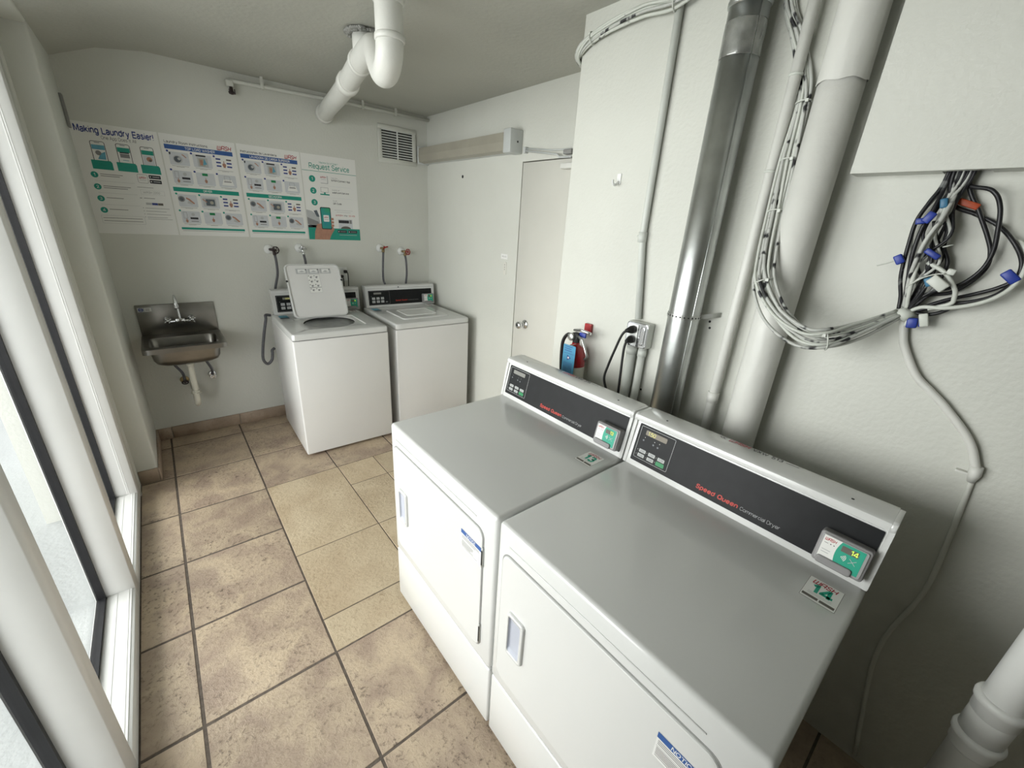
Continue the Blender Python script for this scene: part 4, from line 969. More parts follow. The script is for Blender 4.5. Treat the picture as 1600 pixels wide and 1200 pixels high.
CO = [[(1.846, -2.745, 1.287), (1.815, -2.738, 1.284), (1.805, -2.722, 1.262), (1.805, -2.698, 1.190), (1.805, -2.676, 1.113), (1.80, -2.668, 1.05), (1.79, -2.70, .99), (1.77, -2.72, .93)], [(1.846, -2.745, 1.245), (1.815, -2.745, 1.240), (1.805, -2.743, 1.215), (1.805, -2.743, 1.16), (1.80, -2.75, 1.07), (1.79, -2.76, .98), (1.77, -2.77, .93)]]
for k, (P, lab) in enumerate(zip(CO, ('black power cord from the upper socket, bowing out to the left', 'black power cord dropping straight from the lower socket'))):
    c = thing('power_cord', lab, 'power cord', (1.80, -2.74, .93), 'dryer power cords')
    bm = bmesh.new(); add_tube(bm, catmull(P), .0055, 10); build('cord', bm, 'rubber_black', c)
    bm = bmesh.new(); a = Vector(P[0]) + Vector((.0005, 0, 0)); b = Vector(P[1])
    add_tube(bm, [a, a.lerp(b, .35), a.lerp(b, .7), b + (b - a) * .25], .015, 14, radii=[.0165, .017, .013, .007]); build('plug', bm, 'rubber_black', c)
for y, r, lab in ((-2.735, .021, 'wider of two stub pipes under the metal outlet box'), (-2.787, .0155, 'narrower stub pipe under the outlet box, nearer the duct')):
    t = thing('conduit', lab, 'conduit', (1.874, y, .5), 'painted electrical conduits')
    bm = bmesh.new(); add_cyl(bm, (1.876, y, .5), (1.876, y, 1.2115), r, 18); build('tube', bm, 'conduit_paint', t)
    bm = bmesh.new(); add_cyl(bm, (1.876, y, 1.175), (1.876, y, 1.205), r + .0025, 18); build('coupling', bm, 'conduit_paint', t)

# wall hook
t = thing('wall_hook', 'small white plastic adhesive hook alone on the wall beside the thin conduit', 'hook', (1.89, -2.52, 1.84))
bm = bmesh.new(); add_slab(bm, rrect(.020, .040, .003, 3), (1.9, -2.522, 1.872), (0, -1, 0), (0, 0, 1), (-1, 0, 0), 0, .004, bev=.001); build('plate', bm, 'plastic_white', t)
bm = bmesh.new(); add_tube(bm, catmull([(1.897, -2.522, 1.860), (1.885, -2.521, 1.850), (1.872, -2.519, 1.848), (1.866, -2.517, 1.856), (1.866, -2.516, 1.866)]), .005, 10); build('prong', bm, 'plastic_white', t)

# fire extinguisher
EX, EY = 1.832, -2.452
t = thing('fire_extinguisher', 'red fire extinguisher with blue inspection tag hanging on the wall', 'fire extinguisher', (EX, EY, .70))
bm = bmesh.new(); add_lathe(bm, [(.001, .70), (.050, .702), (.055, .712), (.055, 1.085), (.052, 1.11), (.042, 1.13), (.026, 1.143), (.018, 1.148), (.018, 1.158)], (EX, EY, 0), n=32); build('cylinder', bm, 'extinguisher_red', t)
bm = bmesh.new(); add_lathe(bm, [(.0553, .80), (.0556, .80), (.0556, 1.045), (.0553, 1.045)], (EX, EY, 0), n=32)
lb = build('label', bm, 'label_cream', t)
bm = bmesh.new()
for k in range(7): add_box(bm, EX - .058, EX - .0545, EY + .005 , EY + .022, .93 + k * .016, .936 + k * .016)
build('label_print', bm, 'ink_brown', lb)
bm = bmesh.new(); add_cyl(bm, (EX, EY, 1.155), (EX, EY, 1.19), .017, 16); add_box(bm, EX - .016, EX + .016, EY - .018, EY + .018, 1.175, 1.205, bev=.004); build('valve', bm, 'gap_dark', t)
bm = bmesh.new(); add_lathe(bm, [(.019, 0), (.019, .012), (.016, .015), (.001, .0155)], (EX - .016, EY + .014, 1.185), '-x', 16); build('pressure_gauge', bm, 'steel_plate', t)
bm = bmesh.new(); add_tube(bm, [(EX - .005, EY + .015, 1.215), (EX - .01, EY - .03, 1.226), (EX - .012, EY - .092, 1.222)], .0065, 8); build('lever', bm, 'chrome', t)
bm = bmesh.new(); add_tube(bm, [(EX - .010, EY - .010, 1.195), (EX - .02, EY - .055, 1.185), (EX - .022, EY - .095, 1.115), (EX - .018, EY - .080, 1.095)], .006, 8); build('handle', bm, 'steel_plate', t)
bm = bmesh.new(); add_box(bm, EX - .004, EX + .006, EY - .055, EY - .018, 1.190, 1.212, bev=.002); build('blue_collar', bm, 'connector_blue', t)
bm = bmesh.new(); add_tube(bm, catmull([(EX - .012, EY + .012, 1.190), (EX - .015, EY + .045, 1.188), (EX - .012, EY + .073, 1.150), (EX - .010, EY + .078, 1.09), (EX - .010, EY + .072, 1.02), (EX - .01, EY + .062, .95), (EX - .01, EY + .060, .86)]), .0085, 12); build('hose', bm, 'rubber_black', t)
bm = bmesh.new(); add_tube(bm, [(1.82, EY - .012, 1.155), (1.78, EY - .012, 1.15)], .002, 6); build('tag_string', bm, 'tie_white', t)
ik = Ink((1.772, EY + .022, .995), Vector((0.05, -1, 0)), (0, 0, 1), Vector((-1, -.05, 0)), base=.001)
add_slab(ik.bm, rrect(.074, .160, .005, 3, .037, .080), ik.O, ik.U, ik.V, ik.N, 0, .0009); ik.mi('tag_blue')
ik.rect(.005, .118, .069, .1195, 'ink_navy'); ik.lines(.010, .066, .150, .010, 3, .003, 'ink_navy')
ik.poly([(.028, .112), (.052, .098), (.028, .084)], 'ink_navy', 1); ik.circ(.036, .098, .005, 'ink_white', 2)
for k in range(6): ik.rect(.012 + k * .009, .018 + (k % 2) * .008, .0145 + k * .009, .075, 'ink_navy', 1)
ik.build('inspection_tag', t)
bm = bmesh.new(); add_slab(bm, rrect(.040, .050, .006, 3), (1.9, -2.468, 1.222), (0, -1, 0), (0, 0, 1), (-1, 0, 0), .0, .016, bev=.002); build('wall_bracket', bm, 'extinguisher_red', t)

# ---------------------------------------------------------------- cable bundles
def bundle(name, label, path, n, spread, r, mats, ties, start=None, k=8, seed=1, fan=None):
    rnd = random.Random(seed)
    t = thing(name, label, 'cables', path[len(path) // 2], 'bundled building cables')
    P = [Vector(p) for p in path]
    for c in range(n):
        a = 2 * PI * c / n + rnd.random(); rr = spread * (0.35 + .65 * rnd.random()) if c else 0
        pts = []
        for i, p in enumerate(P):
            T = (P[min(i + 1, len(P) - 1)] - P[max(i - 1, 0)]).normalized()
            s = T.cross(Vector((1, 0, 0))); s.normalize(); u = s.cross(T)
            aa = a + i * .35; jit = spread * .35 * (rnd.random() - .5)
            f = 1.0 if not fan else fan[i]
            off = s * (math.cos(aa) * rr * f + jit) + u * (math.sin(aa) * rr * .45 * min(f, 1.2))
            q = p + off; q.x = min(q.x, XR - r - .001) if q.y < -2.24 else q.x
            pts.append(q)
        bm = bmesh.new(); add_tube(bm, catmull(pts, k), r * (0.85 + .3 * rnd.random()), 8); build('cable', bm, mats[c % len(mats)], t)
    for (i, w) in ties:
        p = P[i]; T = (P[min(i + 1, len(P) - 1)] - P[max(i - 1, 0)]).normalized(); s = T.cross(Vector((1, 0, 0))).normalized(); u = s.cross(T)
        loop = [p + s * math.cos(q * PI / 6) * w + u * math.sin(q * PI / 6) * min(w * .8, .016) for q in range(13)]
        for q in loop:
            if q.y < -2.24: q.x = min(q.x, XR - .003)
        bm = bmesh.new(); add_tube(bm, loop, .0022, 6); 
        h = p - u * 0 + Vector((-.012, 0, 0)) + s * w * .6; add_box(bm, h.x - .004, h.x + .004, h.y - .004, h.y + .004, h.z - .004, h.z + .004)
        build('cable_tie', bm, 'tie_white', t)
    return t

bundle('cable_bundle', 'cable bundle tied flat across the top of the wall and around its corner', [(1.98, -2.212, 2.315), (1.91, -2.214, 2.345), (1.881, -2.246, 2.366), (1.880, -2.303, 2.392), (1.872, -2.413, 2.407), (1.868, -2.554, 2.414), (1.865, -2.68, 2.400), (1.872, -2.775, 2.43), (1.876, -2.80, 2.462)], 7, .020, .0052, ['cable_painted', 'cable_painted', 'cable_spotted'], [(3, .024), (6, .024)], seed=3)
B2 = [(1.885, -3.025, 2.462), (1.885, -3.048, 2.314), (1.887, -3.092, 2.225), (1.888, -3.135, 2.129), (1.872, -3.160, 2.047), (1.85, -3.169, 1.897), (1.82, -3.183, 1.754), (1.77, -3.208, 1.627), (1.735, -3.232, 1.555), (1.712, -3.293, 1.473), (1.705, -3.374, 1.427), (1.715, -3.433, 1.426), (1.78, -3.482, 1.455), (1.86, -3.540, 1.506)]
bundle('cable_bundle', 'long cable bundle looping down in front of the thick pipe to the tangle', B2, 11, .022, .0043, ['cable_spotted', 'cable_painted', 'cable_spotted', 'cable_painted', 'cable_spotted', 'cable_painted'], [(4, .020), (5, .020), (6, .021), (8, .026), (11, .026)], seed=11, fan=[.8, .8, .8, .8, .8, .9, 1.0, 1.3, 1.6, 1.7, 1.6, 1.4, 1.1, .5])

TANGLE = {'A': [(1.87, -3.523, 1.832), (1.865, -3.513, 1.785), (1.86, -3.503, 1.74), (1.86, -3.505, 1.686), (1.865, -3.513, 1.606), (1.87, -3.528, 1.553), (1.87, -3.534, 1.52)], 'B': [(1.87, -3.529, 1.832), (1.85, -3.528, 1.77), (1.85, -3.52, 1.721), (1.85, -3.522, 1.656), (1.86, -3.533, 1.584), (1.87, -3.543, 1.526)], 'C': [(1.88, -3.542, 1.833), (1.84, -3.55, 1.759), (1.835, -3.545, 1.703), (1.84, -3.54, 1.642), (1.85, -3.543, 1.578), (1.87, -3.549, 1.523)], 'D': [(1.88, -3.548, 1.833), (1.86, -3.554, 1.799), (1.825, -3.552, 1.747), (1.82, -3.54, 1.695), (1.83, -3.535, 1.641), (1.85, -3.535, 1.593), (1.87, -3.543, 1.526)], 'E': [(1.87, -3.537, 1.832), (1.86, -3.557, 1.778), (1.86, -3.566, 1.727), (1.87, -3.571, 1.683), (1.87, -3.59, 1.643), (1.86, -3.586, 1.584), (1.865, -3.568, 1.543), (1.87, -3.552, 1.519)], 'F': [(1.885, -3.558, 1.833), (1.86, -3.612, 1.809), (1.86, -3.636, 1.775), (1.86, -3.65, 1.721), (1.865, -3.657, 1.675), (1.87, -3.651, 1.634), (1.87, -3.627, 1.597), (1.86, -3.589, 1.576), (1.86, -3.566, 1.552), (1.87, -3.553, 1.515)], 'G': [(1.89, -3.566, 1.833), (1.88, -3.606, 1.762), (1.88, -3.635, 1.713), (1.88, -3.653, 1.675), (1.88, -3.657, 1.639), (1.885, -3.641, 1.602), (1.885, -3.616, 1.575), (1.88, -3.579, 1.561), (1.88, -3.559, 1.524)], 'H': [(1.885, -3.533, 1.834), (1.885, -3.556, 1.78), (1.888, -3.601, 1.759), (1.885, -3.646, 1.735), (1.87, -3.683, 1.699), (1.87, -3.708, 1.659), (1.87, -3.711, 1.623), (1.875, -3.691, 1.599), (1.88, -3.655, 1.577), (1.875, -3.612, 1.555), (1.875, -3.556, 1.515)], 'I': [(1.87, -3.549, 1.51), (1.86, -3.578, 1.533), (1.85, -3.619, 1.539), (1.85, -3.657, 1.552), (1.85, -3.69, 1.573), (1.855, -3.711, 1.602), (1.86, -3.718, 1.639), (1.87, -3.712, 1.673), (1.88, -3.693, 1.7), (1.885, -3.682, 1.702)], 'J': [(1.88, -3.547, 1.511), (1.87, -3.579, 1.526), (1.87, -3.615, 1.547), (1.865, -3.654, 1.559), (1.865, -3.688, 1.578), (1.87, -3.707, 1.605), (1.875, -3.716, 1.642), (1.88, -3.71, 1.673), (1.887, -3.688, 1.703)], 'K': [(1.85, -3.556, 1.643), (1.84, -3.593, 1.624), (1.84, -3.622, 1.59), (1.845, -3.629, 1.567), (1.85, -3.626, 1.551), (1.86, -3.591, 1.531)], 'L': [(1.86, -3.536, 1.741), (1.865, -3.55, 1.704), (1.87, -3.575, 1.661), (1.86, -3.572, 1.629), (1.85, -3.567, 1.589), (1.86, -3.566, 1.552), (1.88, -3.55, 1.522)], 'M': [(1.88, -3.548, 1.517), (1.87, -3.594, 1.516), (1.87, -3.625, 1.535), (1.88, -3.628, 1.557)], 'N': [(1.885, -3.518, 1.827), (1.88, -3.504, 1.76), (1.88, -3.501, 1.71), (1.885, -3.514, 1.655), (1.885, -3.538, 1.609), (1.88, -3.559, 1.566), (1.88, -3.553, 1.523)]}
t = thing('cable_tangle', 'messy tangle of black and painted cables hanging below the boxed soffit', 'cables', (1.865, -3.55, 1.50))
CM = {'A': 'cable_black', 'B': 'cable_black', 'C': 'cable_painted', 'D': 'cable_spotted', 'E': 'cable_black', 'F': 'cable_black', 'G': 'cable_black', 'H': 'cable_black', 'I': 'cable_painted', 'J': 'cable_black', 'K': 'cable_painted', 'L': 'cable_black', 'M': 'cable_black', 'N': 'cable_spotted'}
for kk, P in TANGLE.items():
    P = [Vector(p) for p in P]
    if kk not in 'IJKLM': P = [P[0] + Vector((0, 0, .10))] + P
    P = [Vector((min(p.x, XR - .007), p.y, p.z)) for p in P]
    if kk in 'ABCDEFGHN': P[0].x = min(P[0].x, 1.885); P[0].x = max(P[0].x, 1.868); P[0].y = max(min(P[0].y, -3.525), -3.59); P[1] = Vector((max(min(P[1].x, 1.885), 1.868), max(min(P[1].y, -3.525), -3.59), P[1].z))
    bm = bmesh.new(); add_tube(bm, catmull(P, 8), .0046 if CM[kk] != 'cable_painted' else .005, 8); build('cable', bm, CM[kk], t)
rnd = random.Random(5)
for q in range(9):          # thinner strands in the thick of the tangle
    P = []
    for i in range(6):
        f = i / 5; P.append(Vector((1.845 + .03 * rnd.random(), -3.555 + (rnd.random() - .5) * .055 * math.sin(PI * f) + .004 * (q - 4) * (1 - f) * .9, 1.835 - f * .32)))
    P = [Vector((1.875, max(min(P[0].y, -3.525), -3.585), 1.93))] + P; P[1].x = 1.872; P[1].y = P[0].y
    P[-1] = Vector((1.872, -3.549, 1.515))
    bm = bmesh.new(); add_tube(bm, catmull(P, 7), .0035, 7); build('cable', bm, ('cable_black', 'cable_black', 'cable_spotted')[q % 3], t)
def block(name, m, c, size, rot):
    bm = bmesh.new(); add_box(bm, -size[0] / 2, size[0] / 2, -size[1] / 2, size[1] / 2, -size[2] / 2, size[2] / 2, bev=min(size) * .2)
    bmesh.ops.rotate(bm, verts=bm.verts, cent=(0, 0, 0), matrix=Matrix.Rotation(math.radians(rot), 3, 'X')); bmesh.ops.translate(bm, verts=bm.verts, vec=c)
    build(name, bm, m, t)
block('connector', 'connector_blue', (1.830, -3.528, 1.747), (.014, .017, .026), 25)
block('connector', 'connector_blue', (1.832, -3.515, 1.738), (.012, .018, .014), -10)
block('connector', 'connector_cyan', (1.842, -3.543, 1.780), (.012, .014, .022), -15)
block('connector', 'connector_blue', (1.832, -3.560, 1.664), (.014, .034, .013), 30)
block('connector', 'connector_blue', (1.848, -3.500, 1.645), (.014, .018, .024), -35)
block('connector', 'connector_blue', (1.858, -3.702, 1.626), (.015, .032, .020), 40)
block('connector', 'connector_blue', (1.862, -3.572, 1.490), (.016, .022, .026), -8)
block('connector', 'connector_blue', (1.862, -3.590, 1.500), (.012, .014, .032), -10)
block('connector', 'tie_white', (1.862, -3.563, 1.489), (.013, .010, .018), 0)
block('connector', 'connector_cyan', (1.838, -3.574, 1.598), (.012, .016, .022), -30)
block('connector', 'connector_orange', (1.880, -3.582, 1.781), (.010, .042, .014), 20)
block('connector', 'tie_white', (1.826, -3.592, 1.597), (.016, .040, .024), 35)
block('connector', 'tie_white', (1.832, -3.606, 1.626), (.012, .016, .014), 10)
block('connector', 'cable_painted', (1.86, -3.592, 1.502), (.014, .018, .034), -20)
bm = bmesh.new(); add_tube(bm, [(1.885, -3.530, 1.515), (1.868, -3.545, 1.510), (1.862, -3.556, 1.506), (1.878, -3.570, 1.512)], .013, 12, radii=[.006, .016, .017, .006]); build('paint_blob', bm, 'cable_painted', t)
for P in [[(1.845, -3.46, 1.625), (1.845, -3.484, 1.636), (1.845, -3.505, 1.65)], [(1.825, -3.54, 1.584), (1.825, -3.559, 1.605), (1.825, -3.579, 1.617), (1.825, -3.598, 1.621)], [(1.85, -3.571, 1.681), (1.85, -3.588, 1.688)]]:
    bm = bmesh.new(); add_tube(bm, catmull(P, 4), .0016, 6); build('cable_tie', bm, 'tie_white', t)

t = thing('cable_conduit', 'white painted flexible tube curving from the tangle down the wall', 'conduit', (1.885, -3.80, 0))
bm = bmesh.new(); add_tube(bm, catmull([(1.885, -3.546, 1.504), (1.885, -3.559, 1.466), (1.885, -3.573, 1.425), (1.885, -3.618, 1.355), (1.885, -3.661, 1.319), (1.885, -3.704, 1.283), (1.885, -3.767, 1.217), (1.885, -3.802, 1.148)], 8), .0095, 14); build('flexible_tube', bm, 'pipe_paint', t)
bm = bmesh.new(); add_tube(bm, [(1.886, -3.800, 1.158), (1.886, -3.803, 1.135), (1.892, -3.803, 1.112)], .012, 12, radii=[.0125, .0125, .008]); add_box(bm, 1.884, 1.899, -3.797, -3.768, 1.128, 1.134, bev=.001); build('elbow', bm, 'pipe_paint', t)
bm = bmesh.new(); add_tube(bm, catmull([(1.893, -3.803, 1.131)] + [(1.893, -3.797, 1.131), (1.893, -3.822, 0.894), (1.893, -3.827, 0.729), (1.893, -3.804, 0.46), (1.893, -3.874, 0.025)][1:], 6), .0062, 12); build('tube', bm, 'wall_paint', t)

# ================================================================= SINK ON THE BACK WALL
t = thing('wall_sink', 'small stainless steel hand sink with backsplash mounted on the back wall', 'sink', (.385, -.01, .64))
bm = bmesh.new(); add_box(bm, .168, .604, -.014, -.001, .80, 1.008, bev=.003); add_box(bm, .168, .604, -.014, -.001, 1.004, 1.011, bev=.002)
bs = build('backsplash', bm, 'stainless', t)
ik = Ink((.168, -.014, .80), (1, 0, 0), (0, 0, 1), (0, -1, 0), base=.0005)
ik.rect(.010, .165, .085, .195, 'ink_light', 0); ik.circ(.028, .180, .013, 'ink_navy', 1); ik.circ(.028, .180, .009, 'ink_light', 2); ik.rect(.019, .177, .037, .183, 'ink_navy', 3)
ik.rect(.048, .168, .082, .192, 'paper_white', 1); ik.lines(.051, .079, .184, .006, 3, .003, 'ink_grey', 2)
ik.build('badge', bs)
bm = bmesh.new(); N_ = 96; cx, cy = .386, -.225
L = [superloop(bm, cx, cy, .163, .609, -.420, -.001, z, N_, e) for z, e in ((.772, 30), (.800, 30), (.803, 26))]
L.append(superloop(bm, cx, cy, .167, .605, -.416, -.004, .8035, N_, 26))
L.append(superloop(bm, cx, cy, .200, .572, -.352, -.098, .799, N_, 9))
L.append(superloop(bm, cx, cy, .205, .567, -.347, -.103, .790, N_, 9))
L.append(superloop(bm, cx, cy, .212, .560, -.340, -.110, .69, N_, 7))
L.append(superloop(bm, cx, cy, .235, .537, -.318, -.132, .668, N_, 5))
L.append(superloop(bm, cx, cy, .355, .417, -.256, -.194, .662, N_, 2))
for a, b in zip(L, L[1:]): bridge(bm, a, b, 0, False)
bm.faces.new(L[-1])
M_ = [L[0]] + [superloop(bm, cx, cy, *q) for q in ((.172, .600, -.412, -.006, .772, N_, 26), (.196, .576, -.356, -.094, .772, N_, 9), (.204, .568, -.348, -.102, .70, N_, 7), (.216, .556, -.336, -.114, .672, N_, 5), (.245, .527, -.308, -.142, .654, N_, 4))]
for a, b in zip(M_, M_[1:]): bridge(bm, b, a, 0, False)
bm.faces.new(M_[-1])
build('basin', bm, 'stainless', t, smooth_angle=38)
bm = bmesh.new(); add_lathe(bm, [(.030, .6625), (.028, .665), (.012, .663), (.001, .661)], (cx, cy, 0), n=20); build('strainer', bm, 'chrome', t)
f = bm = bmesh.new()
add_tube(bm, catmull([(.318, -.050, .893), (.35, -.055, .896), (.39, -.060, .898), (.43, -.055, .896), (.462, -.050, .893)]), .010, 14)
add_box(bm, .362, .418, -.078, -.032, .886, .918, bev=.006)
for x in (.322, .458): add_cyl(bm, (x, -.014, .905), (x, -.055, .905), .014, 16); add_lathe(bm, [(.022, 0), (.020, .005)], (x, -.0145, .905), '-y', 16)
fa = build('faucet', bm, 'chrome', t)
bm = bmesh.new(); add_tube(bm, catmull([(.392, -.058, .915), (.391, -.058, .96), (.390, -.06, 1.02), (.388, -.075, 1.062), (.386, -.105, 1.080), (.384, -.135, 1.070), (.383, -.150, 1.040), (.383, -.152, 1.015)]), .0085, 14)
add_cyl(bm, (.3905, -.059, .985), (.390, -.060, 1.010), .0115, 14); add_cyl(bm, (.383, -.152, 1.018), (.383, -.152, 1.0), .0105, 14)
build('spout', bm, 'chrome', fa)
for x in (.322, .458):
    bm = bmesh.new(); add_cyl(bm, (x, -.052, .905), (x, -.075, .905), .012, 14)
    for q in range(4):
        a = q * PI / 2 + .5; add_tube(bm, [(x, -.070, .905), (x + .024 * math.cos(a), -.074, .905 + .024 * math.sin(a))], .0055, 8)
    add_lathe(bm, [(.012, .004), (.009, .010), (.001, .012)], (x, -.072, .905), '-y', 12)
    build('tap_handle', bm, 'chrome', fa)
bm = bmesh.new()
add_tube(bm, [(.386, cy, .655), (.386, cy, .632)], .022, 18, mi=1)
add_tube(bm, catmull([(.386, cy, .640), (.385, cy, .50), (.384, cy, .40), (.382, cy + .004, .345), (.380, cy + .035, .312), (.380, cy + .085, .320), (.380, cy + .115, .365), (.380, cy + .15, .40), (.380, -.001, .405)], 6), .0185, 18)
add_cyl(bm, (.384, cy, .432), (.384, cy, .412), .0235, 18); add_cyl(bm, (.386, cy, .634), (.386, cy, .612), .0235, 18)
dr = build('drain_trap', bm, ['pvc', 'steel_plate'], t)
bm = bmesh.new(); add_lathe(bm, [(.020, .408), (.031, .410), (.031, .414), (.020, .416)], (.384, cy, 0), n=12)
for a in (0.3, 2.4, 4.5): add_box(bm, .384 + .026 * math.cos(a) - .006, .384 + .026 * math.cos(a) + .006, cy + .026 * math.sin(a) - .006, cy + .026 * math.sin(a) + .006, .406, .420, bev=.002)
build('slip_nut', bm, 'pvc', dr)
for P in ([(.322, -.045, .775), (.285, -.06, .70), (.275, -.07, .64), (.305, -.075, .58), (.333, -.07, .52), (.336, -.055, .462)], [(.458, -.045, .775), (.462, -.06, .70), (.462, -.075, .65), (.49, -.08, .58), (.508, -.07, .52), (.508, -.052, .475)]):
    bm = bmesh.new(); add_tube(bm, catmull(P), .0085, 12); build('supply_hose', bm, 'hose_grey', t)
for x, z, lab, m in ((.336, .447, 'small dark shutoff valve below the sink, left of its white drain', 'valve_dark'), (.508, .460, 'chrome shutoff valve below the sink, right of its white drain', 'chrome')):
    v = thing('shutoff_valve', lab, 'valve', (x, -.03, z), 'shutoff valves under the sink')
    bm = bmesh.new(); add_lathe(bm, [(.028, 0), (.026, .004), (.012, .006)], (x, -.0005, z), '-y', 20); build('escutcheon', bm, 'chrome' if m == 'chrome' else 'brass', v)
    bm = bmesh.new(); add_cyl(bm, (x, -.004, z), (x, -.065, z), .009, 14); add_cyl(bm, (x, -.052, z - .006), (x, -.052, z + .014), .010, 14); build('body', bm, m, v)
    bm = bmesh.new()
    o = [Vector((x + .018 * math.cos(q * PI / 6), -.070, z + .013 * math.sin(q * PI / 6))) for q in range(13)]
    add_tube(bm, o, .0045, 8); add_cyl(bm, (x, -.062, z), (x, -.074, z), .006, 10); add_box(bm, x - .016, x + .016, -.072, -.068, z - .002, z + .002); build('valve_handle', bm, m, v)

# ================================================================= WASHER TAPS, HOSES AND OUTLET ON THE BACK WALL
def wheel(bm, c, r, ax='y', tilt=0.0, mi=0):
    c = Vector(c)
    M = Matrix.Rotation(tilt, 3, 'Z')
    def p(a, rr, d=0): return c + M @ Vector((rr * math.cos(a), d, rr * math.sin(a)))
    add_tube(bm, [p(q * PI / 8, r * (1 + .06 * math.cos(q * PI / 8 * 6))) for q in range(17)], .0042, 8, mi=mi)
    for q in range(6): add_tube(bm, [p(q * PI / 3, .003), p(q * PI / 3, r)], .003, 6, mi=mi)
    add_lathe(bm, [(.007, -.004), (.007, .005), (.001, .007)], c, '-y', 10, mi=mi)

VAL = [(1.020, 1.380, 1.040, 'valve_dark', 'valve_dark', 'wheel', 'black-handled tap on the back wall, leftmost above the washers', [(1.04, -0.075, 1.35), (1.043, -0.078, 1.29), (1.038, -0.08, 1.2), (1.015, -0.052, 1.09), (1.012, -0.052, 0.98)]),
       (1.236, 1.392, 1.236, 'chrome', 'chrome', 'lever', 'chrome tap in a white collar above the open washer lid', [(1.246, -0.065, 1.35), (1.252, -0.068, 1.28), (1.25, -0.052, 1.16), (1.25, -0.052, 1)]),
       (1.898, 1.400, 1.908, 'brass', 'valve_red', 'lever', 'brass tap with red lever handle, left of the red wheel tap', [(1.902, -0.06, 1.375), (1.893, -0.065, 1.29), (1.885, -0.07, 1.2), (1.895, -0.052, 1.12), (1.918, -0.052, 1.06), (1.925, -0.052, 0.96)]),
       (2.098, 1.375, 2.118, 'brass', 'valve_red', 'wheel', 'tap with red round wheel, rightmost on the back wall', [(2.108, -0.062, 1.345), (2.114, -0.066, 1.29), (2.114, -0.07, 1.18), (2.108, -0.052, 1.06), (2.108, -0.052, 0.96)])]
for (xe, z, xv, mb, mh, kind, lab, hp) in VAL:
    v = thing('water_tap', lab, 'tap', (xe, -.03, z), 'water taps for the washers')
    bm = bmesh.new(); add_lathe(bm, [(.036, 0), (.035, .004), (.024, .014), (.013, .020)], (xe, -.0003, z), '-y', 24); build('collar', bm, 'plastic_white', v)
    bm = bmesh.new(); add_tube(bm, [(xe, -.012, z), (xe + (xv - xe) * .5, -.035, z), (xv, -.056, z)], .010, 14)
    h0 = Vector(hp[0]); add_tube(bm, [(xv, -.050, z), ((xv + h0.x) / 2, h0.y, z - .012), h0 + Vector((0, 0, .004))], .0095, 12); add_cyl(bm, h0 + Vector((0, 0, .016)), h0 + Vector((0, 0, -.006)), .0125, 14)
    build('body', bm, mb, v)
    bm = bmesh.new()
    if kind == 'wheel': wheel(bm, (xv + .008, -.085, z), .024, tilt=.25); add_cyl(bm, (xv + .004, -.055, z), (xv + .008, -.085, z), .005, 10)
    else:
        add_cyl(bm, (xv, -.05, z), (xv + .004, -.078, z + .010), .006, 10); add_tube(bm, [(xv - .008, -.080, z + .020), (xv + .004, -.080, z + .012), (xv + .030, -.082, z - .002 if mh == 'chrome' else z + .018)], .006, 8)
    build('tap_handle', bm, mh, v)
HL = ['dark grey hose dropping from the black-handled tap, left of the open washer lid', 'short dark hose disappearing behind the open washer lid', 'dark hose hanging from the tap with the red lever', 'straight dark hose hanging from the red wheel tap']
for (xe, z, xv, mb, mh, kind, lab, hp), hl in zip(VAL, HL):
    P = [Vector(hp[0]) + Vector((0, 0, -.004))] + hp[1:]
    bm = bmesh.new(); add_tube(bm, catmull(P), .0092, 12); tag(build('water_hose', bm, 'hose_grey'), hl, 'hose', 'washer supply hoses')

t = thing('wall_outlet', 'white wall outlet with two black plugs between the washers', 'outlet', (1.556, 0, 1.12))
bm = bmesh.new(); add_box(bm, 1.520, 1.592, -.006, 0, 1.125, 1.240, bev=.003); build('cover', bm, 'plastic_white', t)
for (x, z, dx, lab) in ((1.538, 1.165, .004, 'lower black plug and cord in the wall outlet between the washers'), (1.572, 1.205, .010, 'upper black plug and cord in the wall outlet between the washers')):
    c = thing('power_cord', lab, 'power cord', (x, -.03, 1.0), 'washer power cords')
    bm = bmesh.new(); add_box(bm, x - .013, x + .013, -.038, -.0065, z - .012, z + .012, bev=.005); build('plug', bm, 'rubber_black', c)
    bm = bmesh.new(); add_tube(bm, catmull([(x, -.034, z), (x + dx, -.044, z - .012), (x + dx + .002, -.044, z - .06), (x + dx, -.042, z - .13), (x + dx, -.04, .98)]), .0042, 8); build('cord', bm, 'rubber_black', c)

# ================================================================= CEILING PIPES
t = thing('sprinkler_pipe', 'slim white pipe strapped along the top of the back wall', 'pipe', (1.64, -.045, 2.42))
bm = bmesh.new(); add_tube(bm, [(.918, -.004, 2.428), (.918, -.034, 2.428), (.924, -.045, 2.429), (.935, -.045, 2.430), (1.65, -.045, 2.450), (2.375, -.045, 2.456)], .0125, 14); build('pipe', bm, 'wall_paint', t)
bm = bmesh.new(); add_box(bm, .905, .945, -.062, -.012, 2.395, 2.432, bev=.006); build('elbow', bm, 'wall_paint', t)
bm = bmesh.new(); add_lathe(bm, [(.006, 2.352), (.017, 2.357), (.019, 2.366), (.012, 2.372), (.010, 2.395)], (.930, -.045, 0), n=14)
for a in (0, 2.1, 4.2): add_box(bm, .930 + .018 * math.cos(a) - .003, .930 + .018 * math.cos(a) + .003, -.045 + .018 * math.sin(a) - .003, -.045 + .018 * math.sin(a) + .003, 2.356, 2.385)
build('sprinkler_head', bm, 'valve_dark', t)
